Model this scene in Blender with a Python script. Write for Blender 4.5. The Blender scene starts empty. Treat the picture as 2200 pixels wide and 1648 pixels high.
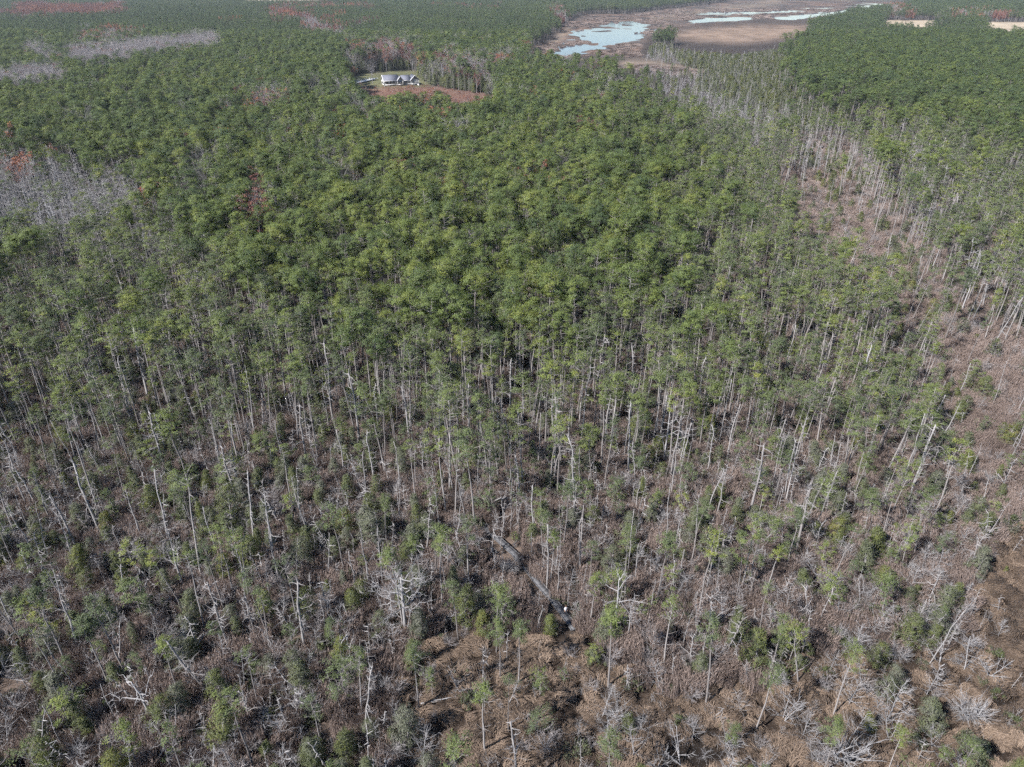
import bpy, math, numpy as np
from mathutils import Vector, Matrix

# ------------------------------------------------------------------ camera, sky, sun, exposure
SC = bpy.context.scene
COL = SC.collection
CAM_H, PITCH, F_PX, CX, CY = 75.0, math.radians(30.0), 1525.0, 1100.0, 824.0
cam_d = bpy.data.cameras.new("camera")
cam_d.sensor_width = 36.0
cam_d.lens = 36.0 * F_PX / 2200.0
cam_d.clip_start = 0.5
cam_d.clip_end = 30000.0
cam = bpy.data.objects.new("camera", cam_d)
cam.location = (0, 0, CAM_H)
cam.rotation_euler = (math.pi / 2 - PITCH, 0, 0)
COL.objects.link(cam)
SC.camera = cam

SUN_EL, SUN_AZ = math.radians(43.0), math.radians(236.0)     # azimuth clockwise from +Y (the way the camera looks)
world = bpy.data.worlds.new("World")
SC.world = world
world.use_nodes = True
wn = world.node_tree
wn.nodes.clear()
sky = wn.nodes.new("ShaderNodeTexSky")
sky.sky_type = 'NISHITA'
sky.sun_disc = False
sky.sun_elevation = SUN_EL
sky.sun_rotation = SUN_AZ
sky.air_density = 1.0
sky.dust_density = 0.0
sky.ozone_density = 3.0
bg = wn.nodes.new("ShaderNodeBackground")
bg.inputs[1].default_value = 0.062
wo = wn.nodes.new("ShaderNodeOutputWorld")
wn.links.new(sky.outputs[0], bg.inputs[0])
wn.links.new(bg.outputs[0], wo.inputs[0])

sun_d = bpy.data.lights.new("sun", 'SUN')
sun_d.energy = 5.0
sun_d.angle = math.radians(0.9)
sun_d.color = (1.0, 0.965, 0.92)
sun = bpy.data.objects.new("sun", sun_d)
_sv = Vector((math.sin(SUN_AZ) * math.cos(SUN_EL), math.cos(SUN_AZ) * math.cos(SUN_EL), math.sin(SUN_EL)))
sun.rotation_euler = _sv.to_track_quat('Z', 'Y').to_euler()
sun.location = (-60, -40, 150)
COL.objects.link(sun)

SC.view_settings.view_transform = 'Standard'
SC.view_settings.look = 'None'
SC.view_settings.gamma = 1.0
SC.view_settings.exposure = 1.15
SC.view_settings.use_curve_mapping = False
SC.render.engine = 'CYCLES'
SC.cycles.max_bounces = 4
SC.cycles.diffuse_bounces = 2
SC.cycles.glossy_bounces = 2
SC.cycles.transmission_bounces = 2
SC.cycles.transparent_max_bounces = 4
SC.cycles.volume_bounces = 0
SC.cycles.use_denoising = False
SC.cycles.use_adaptive_sampling = True
SC.cycles.adaptive_threshold = 0.03
SC.cycles.adaptive_min_samples = 16

rng = np.random.default_rng(7)

# ------------------------------------------------------------------ where a point of the photograph lies on the ground
_S, _C = math.sin(PITCH), math.cos(PITCH)

def ground(px, py, z=0.0):
    """World X, Y of the photo pixel (2200 x 1648) on the plane at height z."""
    px = np.asarray(px, float); py = np.asarray(py, float)
    u = (px - CX) / F_PX; v = (CY - py) / F_PX
    dy = _C + v * _S; dz = -_S + v * _C
    t = (z - CAM_H) / np.minimum(dz, -1e-4)
    return u * t, dy * t

def project(X, Y, Z=0.0):
    w = Z - CAM_H
    d = np.maximum(Y * _C - w * _S, 1e-3)
    return CX + F_PX * X / d, CY - F_PX * (Y * _S + w * _C) / d

def height_for(Y, py):
    k = (CY - py) / F_PX
    return CAM_H + Y * (k * _C - _S) / (_C + k * _S)

# ------------------------------------------------------------------ noise
def _hash(ix, iy, seed):
    h = (ix.astype(np.int64) * 374761393 + iy.astype(np.int64) * 668265263 + seed * 1274126177) & 0xFFFFFFFF
    h = ((h ^ (h >> 13)) * 1274126177) & 0xFFFFFFFF
    return ((h ^ (h >> 16)) & 0xFFFFFF) / float(0xFFFFFF)

def vnoise(x, y, seed=0):
    x = np.asarray(x, float); y = np.asarray(y, float)
    ix = np.floor(x); iy = np.floor(y)
    fx = x - ix; fy = y - iy
    fx = fx * fx * (3 - 2 * fx); fy = fy * fy * (3 - 2 * fy)
    a = _hash(ix, iy, seed); b = _hash(ix + 1, iy, seed); c = _hash(ix, iy + 1, seed); d = _hash(ix + 1, iy + 1, seed)
    return (a * (1 - fx) + b * fx) * (1 - fy) + (c * (1 - fx) + d * fx) * fy

def fbm(x, y, seed=0, o=4):
    s = 0.0; a = 0.5; t = 0.0
    for i in range(o):
        s = s + a * vnoise(x * 2 ** i, y * 2 ** i, seed + i * 17); t += a; a *= 0.5
    return s / t

# ------------------------------------------------------------------ cover maps of the place, drawn over the photograph's frame and read on the ground
MW, MH = 550, 412
_gx, _gy = np.meshgrid((np.arange(MW) + .5) * 4, (np.arange(MH) + .5) * 4)

def poly_mask(poly, X=None, Y=None):
    X = _gx if X is None else X; Y = _gy if Y is None else Y
    ins = np.zeros(X.shape, bool)
    n = len(poly)
    for i in range(n):
        x1, y1 = poly[i]; x2, y2 = poly[(i + 1) % n]
        if y1 == y2: continue
        c = ((y1 > Y) != (y2 > Y)) & (X < (x2 - x1) * (Y - y1) / (y2 - y1) + x1)
        ins ^= c
    return ins

def blur(a, r):
    for ax in (0, 1):
        p = np.pad(a, [(r + 1, r) if k == ax else (0, 0) for k in (0, 1)], mode='edge')
        c = np.cumsum(p, axis=ax)
        a = (c[2 * r + 1:] - c[:-2 * r - 1]) / (2 * r + 1) if ax == 0 else (c[:, 2 * r + 1:] - c[:, :-2 * r - 1]) / (2 * r + 1)
    return a

class Map:
    def __init__(self, base=0.0):
        self.a = np.full((MH, MW), float(base))
    def put(self, poly, val, soft=3):
        m = poly_mask(poly).astype(float)
        if soft: m = blur(blur(m, soft), soft)
        self.a = self.a * (1 - m) + val * m
        return self
    def at(self, px, py, warp=1.0, seed=3):
        px = np.asarray(px, float); py = np.asarray(py, float)
        s = np.clip(py + 70, 25, 1800)
        X, Y = ground(px, np.maximum(py, -30))
        if warp:
            n1 = fbm(X / 22, Y / 22, seed) - .5; n2 = fbm(X / 22 + 50, Y / 22, seed + 5) - .5
            px = px + n1 * s * .16 * warp; py = py + n2 * s * .07 * warp
        fx = np.clip(px / 4 - .5, 0, MW - 1.001); fy = np.clip(py / 4 - .5, 0, MH - 1.001)
        ix = fx.astype(int); iy = fy.astype(int); fx = fx - ix; fy = fy - iy
        a = self.a
        return (a[iy, ix] * (1 - fx) + a[iy, ix + 1] * fx) * (1 - fy) + (a[iy + 1, ix] * (1 - fx) + a[iy + 1, ix + 1] * fx) * fy

def band(pts, w):
    """a polygon of half-width w (w may grow along it) around a polyline of the photo"""
    pts = np.array(pts, float); n = len(pts)
    w = np.linspace(w[0], w[1], n) if isinstance(w, tuple) else np.full(n, w)
    t = np.gradient(pts, axis=0); t /= np.linalg.norm(t, axis=1)[:, None] + 1e-9
    nn = np.stack([-t[:, 1], t[:, 0]], 1) * w[:, None]
    return [tuple(p) for p in np.vstack([pts + nn, (pts - nn)[::-1]])]

MARSH = [(1128, 112), (1150, 100), (1190, 80), (1212, 50), (1265, 30), (1330, 33), (1460, 18), (1560, 6), (1700, -6), (1980, -30), (1975, -2), (1935, 8), (1840, 18),
         (1810, 30), (1740, 40), (1620, 42), (1520, 48), (1440, 60), (1405, 70), (1385, 90), (1370, 108), (1372, 120), (1400, 136), (1470, 146), (1560, 164), (1500, 166),
         (1420, 156), (1340, 148), (1260, 134), (1190, 124)]
TANFIELD = [(1425, 74), (1500, 64), (1600, 57), (1720, 54), (1770, 60), (1720, 70), (1690, 82), (1600, 92), (1500, 88)]
HOUSE_FIELD = [(745, 172), (775, 160), (890, 150), (905, 170), (925, 185), (975, 196), (1065, 210), (1062, 226), (1010, 232), (960, 222), (860, 222), (790, 214), (770, 200)]
GRASS_OPEN = [(880, 1400), (960, 1375), (1040, 1385), (1130, 1380), (1210, 1375), (1300, 1410), (1400, 1440), (1480, 1470), (1600, 1455), (1700, 1470), (1760, 1400), (1850, 1410), (1960, 1420),
              (2060, 1400), (2110, 1320), (2140, 1220), (2180, 1120), (2260, 1080), (2400, 1400), (2400, 1800), (860, 1800), (900, 1600), (850, 1480)]
REED_STRIP = [(2010, 650), (2080, 700), (2220, 760), (2300, 1050), (2200, 1090), (2120, 1050), (2060, 900), (2030, 760)]
REED_GAP = [(1700, 330), (1790, 318), (1840, 390), (1915, 470), (1985, 600), (2040, 690), (1990, 690), (1920, 610), (1850, 560), (1760, 520), (1690, 450)]
GREY_STAND = [(-80, 330), (60, 322), (150, 330), (230, 350), (330, 420), (300, 480), (180, 500), (60, 480), (-80, 470)]
DENSE_EDGE = [(-200, 380), (150, 360), (350, 430), (450, 560), (600, 640), (800, 700), (1000, 730), (1150, 720), (1320, 670), (1460, 580), (1530, 460), (1480, 330), (1330, 240), (1240, 180), (1160, 150),
              (1120, 130), (1100, 90), (1180, 75), (1215, 45), (1260, 20), (1330, -20), (1330, -80), (-200, -80)]
RIGHT_FOREST = [(1700, 110), (1760, 88), (1860, 72), (2000, 66), (2400, 60), (2400, 330), (2150, 300), (1980, 240), (1860, 210), (1740, 190)]

m_dense = Map(0.0).put(DENSE_EDGE, 0.50, 16).put(RIGHT_FOREST, 0.52, 7)
m_thin = (Map(0.0)
          .put([(-200, 380), (350, 400), (520, 560), (900, 620), (1300, 600), (1440, 400), (1330, 240), (1450, 220), (1650, 270), (1800, 270), (2300, 260), (2300, 620), (2160, 700), (2040, 600), (1900, 420), (1800, 310), (1690, 330),
                (1690, 440), (1850, 470), (1990, 620), (2060, 780), (2070, 900), (2010, 1080), (1800, 1060), (1600, 900), (1350, 820), (1000, 840), (700, 900), (300, 980), (-200, 1000)], 0.60, 6)
          .put([(-200, 480), (300, 520), (700, 640), (1100, 680), (1400, 600), (1500, 700), (1300, 800), (900, 800), (500, 820), (-200, 850)], 0.70, 8)
          .put([(-200, 980), (300, 960), (700, 880), (1000, 820), (1350, 800), (1600, 880), (1800, 1030), (1750, 1250), (1450, 1180), (1000, 1130), (700, 1180), (400, 1350), (-200, 1500)], 0.40, 8)
          .put([(-200, 1300), (400, 1300), (800, 1150), (1400, 1150), (1800, 1260), (2050, 1250), (2100, 1400), (2250, 1700), (-200, 1700)], 0.10, 8)
          .put([(1480, 620), (1700, 620), (1960, 780), (2030, 930), (1980, 1060), (1820, 1020), (1640, 880), (1500, 760)], 0.62, 8)
          .put(REED_GAP, .10, 3))
m_thin.a *= 1 - np.clip(m_dense.a * 1.5, 0, .92)
m_grey = Map(0.0).put(GREY_STAND, 0.8, 4).put([(1900, 260), (2300, 240), (2300, 640), (2080, 560), (1930, 400)], .13, 6).put([(1480, 180), (1700, 230), (1800, 300), (1650, 320), (1450, 230)], .14, 4).put([(330, 420), (420, 470), (420, 560), (300, 540), (180, 500)], 0.25, 6)
_g0 = m_grey.a
m_dense.a *= 1 - _g0; m_thin.a *= 1 - 0.55 * _g0
m_snag = (Map(0.03)
          .put([(-200, 600), (2300, 600), (2300, 1700), (-200, 1700)], 0.10, 8)
          .put([(-200, 950), (700, 900), (1100, 880), (1500, 900), (1800, 1050), (1700, 1250), (1100, 1300), (700, 1300), (-200, 1500)], 0.26, 8)
          .put(REED_STRIP, 0.035, 4).put(REED_GAP, .05, 3)
          .put([(1430, 230), (1700, 250), (1850, 330), (2200, 380), (2200, 560), (2000, 540), (1850, 420), (1700, 330), (1500, 330)], 0.32, 5)
          .put([(1340, 120), (1420, 100), (1700, 90), (1780, 150), (1900, 250), (1750, 270), (1500, 200), (1380, 150)], 0.30, 3)
          .put(GRASS_OPEN, 0.012, 4))
m_cedar = (Map(0.02)
           .put([(-200, 650), (2300, 650), (2300, 1700), (-200, 1700)], 0.17, 10)
           .put([(-200, 800), (700, 780), (1000, 850), (800, 1200), (700, 1400), (-200, 1700)], 0.29, 10)
           .put([(1440, 100), (1800, 95), (1880, 200), (1760, 270), (1560, 210)], 0.45, 4)
           .put([(1360, 110), (1400, 62), (1560, 42), (1600, 48), (1440, 66), (1440, 110)], 0.4, 2)
           .put([(1600, 900), (2050, 1000), (2050, 1150), (1700, 1250), (1550, 1100)], 0.2, 8)
           .put(REED_STRIP, 0.05, 4).put(REED_GAP, .17, 3).put(GRASS_OPEN, 0.03, 3))
for _p in ([(905, 160), (1075, 188), (1080, 212), (980, 200), (905, 188)], [(735, 150), (775, 150), (770, 186), (735, 180)], [(775, 136), (900, 130), (905, 152), (775, 158)]): m_cedar.put(_p, .8, 1)
m_dshrub = (Map(0.02)
            .put([(-200, 1000), (900, 1000), (1500, 1000), (2100, 1000), (2200, 1700), (-200, 1700)], 0.34, 10)
            .put([(1750, 1150), (2080, 1150), (2140, 1350), (2060, 1500), (1900, 1640), (1750, 1640), (1650, 1400)], 0.5, 8)
            .put([(1250, 1400), (1500, 1420), (1520, 1648), (1280, 1648)], 0.24, 6)
            .put([(880, 1440), (1180, 1430), (1250, 1648), (900, 1648)], 0.015, 6)
            .put([(2140, 1150), (2300, 1100), (2300, 1700), (2160, 1700)], 0.05, 5)
            .put(REED_STRIP, 0.10, 4).put(REED_GAP, .16, 3)
            .put([(1250, 120), (1400, 120), (1560, 180), (1700, 260), (1500, 240), (1350, 150)], 0.3, 3))
# leafless and coloured hardwoods inside the far pine woods (value: how many), second map: how red
m_bare = Map(0.0).put([(-300, -80), (1300, -80), (1300, 430), (-300, 430)], 0.02, 6)
m_red = Map(0.3)
for pts, w, v, rd in (([(-60, 190), (60, 178), (130, 168)], 9, .95, .1), ([(150, 128), (220, 128), (290, 116), (380, 104), (470, 92)], (10, 7), 1.0, .12),
                      ([(60, 115), (95, 125), (120, 140)], 7, .8, .1), ([(170, 80), (230, 88), (300, 78)], 7, .6, .75), ([(30, 18), (120, 20), (200, 24), (270, 14)], 8, .75, .95),
                      ([(480, 46), (560, 40), (640, 36), (740, 30)], 7, .4, .7), ([(590, 40), (620, 24), (640, 34)], 8, .7, .95), ([(650, 50), (700, 60), (740, 72)], 8, .9, .25),
                      ([(690, 52), (760, 56), (800, 50)], 6, .5, .8), ([(745, 110), (800, 104), (860, 100), (900, 112)], 7, .3, .6), ([(940, 120), (1000, 132), (1060, 135), (1100, 125)], 7, .3, .55),
                      ([(530, 232), (570, 226), (610, 228)], 7, .8, .5), ([(760, 225), (790, 245)], 8, .7, .25), ([(1180, 10), (1210, 40), (1205, 50)], 8, .6, .6),
                      ([(930, 8), (1010, 16), (1080, 14)], 5, .4, .8), ([(1900, 12), (2000, 40), (2100, 30), (2200, 40)], 8, .5, .6), 
                      ([(535, 420), (560, 460), (575, 480)], 9, .6, .95), ([(0, 30), (60, 32), (120, 40)], 5, .6, .9), ([(180, 60), (260, 66), (330, 60)], 5, .5, .8), ([(560, 20), (700, 12), (820, 16)], 5, .5, .8), ([(860, 60), (900, 54), (960, 60)], 5, .4, .5)):
    w = tuple(q * 1.7 for q in w) if isinstance(w, tuple) else w * 1.7
    m_bare.put(band(pts, w), v, 1); m_red.put(band(pts, w * 1.0 if not isinstance(w, tuple) else (w[0] * 1.5, w[1] * 1.5)), rd, 1)
m_dense.a *= 1 - np.clip(m_bare.a, 0, 1)

FIELDS = Map(0.0).put([(500, -30), (700, -30), (690, 3), (520, 4)], 1, 0).put([(1890, 46), (2000, 44), (2070, 54), (1960, 60), (1900, 54)], 1, 0).put([(2100, 48), (2200, 50), (2200, 70), (2120, 66)], 1, 0)
OPEN = (Map(0.0).put(MARSH, 1, 1).put(TANFIELD, 1, 1).put(HOUSE_FIELD, 1, 1))
OPEN.a = np.maximum(OPEN.a, FIELDS.a)
REED = (Map(0.0)
        .put([(-300, 560), (400, 560), (900, 620), (1300, 600), (1500, 560), (1600, 300), (2300, 300), (2300, 1700), (-300, 1700)], 0.85, 12).put([(-300, 900), (500, 900), (800, 1150), (820, 1700), (-300, 1700)], .66, 12)
        .put(REED_STRIP, 1.0, 4).put(REED_GAP, 1.0, 3).put(GRASS_OPEN, 0.06, 3).put([(1460, 1080), (1600, 1150), (1660, 1400), (1640, 1455), (1480, 1450), (1440, 1250)], 1.0, 5))
GRASS = Map(0.0).put(GRASS_OPEN, 1.0, 3)
CREEK = (Map(0.0).put(band([(2010, 1340), (2090, 1325), (2150, 1300), (2230, 1262)], 6), 1, 1).put(band([(1440, 1580), (1520, 1565), (1560, 1550), (1640, 1500), (1700, 1480)], 7), 1, 1)
         .put(band([(1960, 1640), (2040, 1560), (2120, 1520), (2230, 1490)], 8), 1, 1).put([(1440, 1590), (1540, 1570), (1600, 1600), (1560, 1640), (1440, 1640)], .9, 3)
         .put([(1160, 1345), (1200, 1340), (1215, 1375), (1180, 1400), (1150, 1385)], .9, 2).put(band([(1330, 1640), (1400, 1620), (1300, 1650)], 6), .8, 1)
         .put([(1800, 1360), (1900, 1370), (1930, 1410), (1880, 1430), (1820, 1400)], .8, 3))
BOARDWALK = [(1028, 1112), (1050, 1140), (1078, 1165), (1106, 1190), (1132, 1222), (1158, 1254), (1184, 1284), (1206, 1312), (1228, 1342), (1246, 1372)]
WALKCLEAR = Map(0.0).put(band(BOARDWALK, (6, 9)), 1, 1)

# ------------------------------------------------------------------ materials
def new_mat(name):
    m = bpy.data.materials.new(name); m.use_nodes = True
    nt = m.node_tree; nt.nodes.clear()
    out = nt.nodes.new("ShaderNodeOutputMaterial")
    return m, nt, out

def attr(nt, name, typ='GEOMETRY'):
    a = nt.nodes.new("ShaderNodeAttribute"); a.attribute_name = name; a.attribute_type = typ
    return a

def math_node(nt, op, a, b=None, c=None):
    n = nt.nodes.new("ShaderNodeMath"); n.operation = op
    for i, v in enumerate((a, b, c)):
        if v is None: continue
        if isinstance(v, (int, float)): n.inputs[i].default_value = v
        else: nt.links.new(v, n.inputs[i])
    return n.outputs[0]

def ramp(nt, fac, stops):
    r = nt.nodes.new("ShaderNodeValToRGB")
    el = r.color_ramp.elements
    while len(el) < len(stops): el.new(0.5)
    for e, (p, c) in zip(el, stops):
        e.position = p; e.color = (*c, 1)
    nt.links.new(fac, r.inputs[0])
    return r.outputs[0]

def leaf_mat(name, stops, trans=0.2, rough=0.65, kv=0.34):
    """colour from the tree's own tint (one value a tree) and the clump's own value"""
    m, nt, out = new_mat(name)
    t = attr(nt, "tint", 'INSTANCER').outputs['Fac']; v = attr(nt, "var").outputs['Fac']
    f = math_node(nt, 'ADD', math_node(nt, 'MULTIPLY', t, 1 - kv), math_node(nt, 'MULTIPLY', v, kv))
    col = ramp(nt, f, stops)
    d = nt.nodes.new("ShaderNodeBsdfPrincipled"); d.inputs['Roughness'].default_value = rough
    d.inputs['Specular IOR Level'].default_value = 0.3
    nt.links.new(col, d.inputs['Base Color'])
    tr = nt.nodes.new("ShaderNodeBsdfTranslucent"); nt.links.new(col, tr.inputs[0])
    mx = nt.nodes.new("ShaderNodeMixShader"); mx.inputs[0].default_value = trans
    nt.links.new(d.outputs[0], mx.inputs[1]); nt.links.new(tr.outputs[0], mx.inputs[2])
    nt.links.new(mx.outputs[0], out.inputs[0])
    return m

def wood_mat(name, stops, scale=3.0):
    m, nt, out = new_mat(name)
    tc = nt.nodes.new("ShaderNodeTexCoord")
    mp = nt.nodes.new("ShaderNodeMapping"); mp.inputs['Scale'].default_value = (scale, scale, scale * .35)
    nt.links.new(tc.outputs['Object'], mp.inputs[0])
    nz = nt.nodes.new("ShaderNodeTexNoise"); nz.inputs['Scale'].default_value = 1.0; nz.inputs['Detail'].default_value = 3.0
    nt.links.new(mp.outputs[0], nz.inputs[0])
    t = attr(nt, "tint", 'INSTANCER').outputs['Fac']
    f = math_node(nt, 'ADD', math_node(nt, 'MULTIPLY', t, 0.5), math_node(nt, 'MULTIPLY', nz.outputs[0], 0.5))
    d = nt.nodes.new("ShaderNodeBsdfPrincipled"); d.inputs['Roughness'].default_value = 0.9; d.inputs['Specular IOR Level'].default_value = 0.15
    nt.links.new(ramp(nt, f, stops), d.inputs['Base Color'])
    nt.links.new(d.outputs[0], out.inputs[0])
    return m

def plain_mat(name, c1, c2=None, scale=2.0, rough=0.7):
    m, nt, out = new_mat(name)
    tc = nt.nodes.new("ShaderNodeTexCoord")
    nz = nt.nodes.new("ShaderNodeTexNoise"); nz.inputs['Scale'].default_value = scale; nz.inputs['Detail'].default_value = 4.0
    nt.links.new(tc.outputs['Object'], nz.inputs[0])
    d = nt.nodes.new("ShaderNodeBsdfPrincipled"); d.inputs['Roughness'].default_value = rough; d.inputs['Specular IOR Level'].default_value = 0.3
    c2 = c2 or tuple(x * .82 for x in c1)
    nt.links.new(ramp(nt, nz.outputs[0], [(.35, c2), (.65, c1)]), d.inputs['Base Color'])
    nt.links.new(d.outputs[0], out.inputs[0])
    return m

M = {}
M['needles'] = leaf_mat("pine_needles", [(0.0, (.050, .078, .038)), (.40, (.084, .116, .038)), (.7, (.116, .150, .040)), (1.0, (.178, .196, .046))])
M['thin_needles'] = leaf_mat("sparse_pine_needles", [(0.0, (.072, .092, .054)), (.45, (.104, .132, .052)), (.8, (.148, .182, .046)), (1.0, (.215, .222, .054))])
M['cedar_leaf'] = leaf_mat("cedar_sprays", [(0.0, (.150, .152, .125)), (.3, (.112, .122, .080)), (.6, (.092, .108, .044)), (.85, (.118, .132, .036)), (1.0, (.165, .150, .046))], trans=.2)
M['autumn'] = leaf_mat("autumn_leaves", [(0.0, (.120, .046, .044)), (.35, (.185, .085, .072)), (.6, (.290, .120, .070)), (.8, (.350, .150, .055)), (1.0, (.200, .180, .055))], kv=.3)
M['twig'] = leaf_mat("bare_twigs", [(0.0, (.150, .134, .136)), (1.0, (.320, .300, .305))], trans=0.0, rough=.9)
M['bark'] = wood_mat("pine_bark", [(.2, (.130, .116, .112)), (.55, (.235, .216, .212)), (.85, (.340, .320, .316))])
M['dead'] = wood_mat("weathered_dead_wood", [(.15, (.140, .126, .124)), (.45, (.235, .222, .222)), (.8, (.330, .318, .322)), (1.0, (.42, .405, .41))])
M['silver'] = wood_mat("silver_dead_twigs", [(.15, (.175, .168, .172)), (.6, (.290, .282, .290)), (1.0, (.44, .43, .44))])
M['reed'] = leaf_mat("dry_reeds", [(0.0, (.105, .080, .072)), (.4, (.205, .158, .140)), (.75, (.320, .252, .225)), (1.0, (.440, .360, .325))], trans=.25, rough=.8, kv=.6)
M['grass'] = leaf_mat("marsh_hay", [(0.0, (.050, .037, .030)), (.4, (.128, .093, .070)), (.75, (.232, .172, .130)), (1.0, (.370, .285, .222))], trans=.2, rough=.8, kv=.55)
M['shrub'] = leaf_mat("undergrowth_leaves", [(0.0, (.120, .100, .090)), (.35, (.100, .095, .070)), (.6, (.075, .088, .045)), (1.0, (.100, .120, .045))], trans=.2)

# ------------------------------------------------------------------ mesh tools
class MB:
    """triangles gathered with a material slot and a per-face value"""
    def __init__(self):
        self.V = []; self.F = []; self.m = []; self.v = []; self.n = 0
    def add(self, V, F, mat=0, var=0.5):
        V = np.asarray(V, float); F = np.asarray(F, int)
        if len(F) == 0: return
        self.V.append(V); self.F.append(F + self.n); self.n += len(V)
        self.m.append(np.full(len(F), mat, np.int32))
        self.v.append(np.broadcast_to(np.asarray(var, float), (len(F),)).copy())
    def merge(self, other, matmap=None):
        for V, F, m, v in other.parts():
            self.V.append(V); self.F.append(F + self.n); self.m.append(np.array([matmap[k] for k in m], np.int32) if matmap else m); self.v.append(v)
            self.n += len(V)
    def parts(self):
        if not self.V: return []
        return [(np.vstack(self.V), np.vstack(self.F), np.concatenate(self.m), np.concatenate(self.v))]
    def mesh(self, name, mats, smooth=False):
        V, F, m, v = self.parts()[0]
        me = bpy.data.meshes.new(name)
        me.vertices.add(len(V)); me.vertices.foreach_set("co", V.astype(np.float32).ravel())
        me.loops.add(len(F) * 3); me.loops.foreach_set("vertex_index", F.astype(np.int32).ravel())
        me.polygons.add(len(F)); me.polygons.foreach_set("loop_start", np.arange(0, len(F) * 3, 3, dtype=np.int32))
        try: me.polygons.foreach_set("loop_total", np.full(len(F), 3, np.int32))
        except Exception: pass
        for k in mats: me.materials.append(k)
        me.polygons.foreach_set("material_index", m)
        if smooth: me.polygons.foreach_set("use_smooth", np.ones(len(F), bool))
        a = me.attributes.new("var", 'FLOAT', 'FACE'); a.data.foreach_set("value", v.astype(np.float32))
        me.update(calc_edges=True); me.validate()
        return me

def tube(mb, pts, rad, n=5, mat=0, var=.5, cap=True):
    pts = np.asarray(pts, float); k = len(pts)
    rad = np.asarray(rad, float)
    t = np.gradient(pts, axis=0); t /= np.linalg.norm(t, axis=1)[:, None] + 1e-9
    ref = np.array([0, 0, 1.0]) if abs(t[0, 2]) < .8 else np.array([1.0, 0, 0])
    a = np.cross(t, ref); a /= np.linalg.norm(a, axis=1)[:, None] + 1e-9
    b = np.cross(t, a)
    th = np.arange(n) * 2 * np.pi / n
    V = (pts[:, None] + rad[:, None, None] * (np.cos(th)[None, :, None] * a[:, None] + np.sin(th)[None, :, None] * b[:, None])).reshape(-1, 3)
    i = np.arange(k - 1)[:, None] * n; j = np.arange(n)[None]; j2 = (j + 1) % n
    q = np.stack([i + j, i + j2, i + n + j2, i + n + j], -1).reshape(-1, 4)
    F = np.vstack([q[:, [0, 1, 2]], q[:, [0, 2, 3]]])
    if cap:
        V = np.vstack([V, pts[-1:]]); e = (k - 1) * n
        F = np.vstack([F, np.stack([e + np.arange(n), e + (np.arange(n) + 1) % n, np.full(n, len(V) - 1)], 1)])
    mb.add(V, F, mat, var)

def unit(v):
    return v / (np.linalg.norm(v, axis=-1, keepdims=True) + 1e-9)

def blades(mb, c, d, w, mat=0, var=.5, r=rng, face=None):
    """one thin triangle a blade: centre of its foot c, along d (length included), width w"""
    s = unit(np.cross(d, r.normal(size=d.shape) if face is None else face + r.normal(size=d.shape) * .2))
    w = np.asarray(w).reshape(-1, 1) * .5
    V = np.stack([c - s * w, c + s * w, c + d], 1).reshape(-1, 3)
    mb.add(V, np.arange(len(V)).reshape(-1, 3), mat, var)

def puff(mb, p, R, flat, n, L, W, mat, var, r, up=.6, out=1.0, axis=None):
    q = unit(r.normal(size=(n, 3))) * (r.random((n, 1)) ** .45)
    q[:, 2] = np.where(q[:, 2] < -.3, -q[:, 2] * .5, q[:, 2])
    c = p + q * np.array([R, R, R * flat])
    d = unit(q * out + np.array([0, 0, up]) + r.normal(size=(n, 3)) * .55) * (L * (0.7 + .6 * r.random((n, 1))))
    f = unit(q * np.array([1, 1, 1 / flat]))
    if axis is not None: f = unit(f + axis * 1.7)
    d = unit(d - f * (np.sum(d * f, axis=1, keepdims=True) * .75)) * np.linalg.norm(d, axis=1, keepdims=True)
    blades(mb, c, d, W * (.7 + .6 * r.random(n)), mat, np.clip(var + r.normal(size=n) * .05, 0, 1), r, f)

def limb(p, d, L, r, up=.25, k=4, wob=.08):
    """a bending branch from p along d"""
    t = np.linspace(0, 1, k)[:, None]
    P = p + unit(d) * L * t + np.array([0, 0, up * L]) * t ** 2 + np.cumsum(r.normal(size=(k, 3)) * wob * L / k, axis=0) * (t > 0)
    return P

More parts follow.
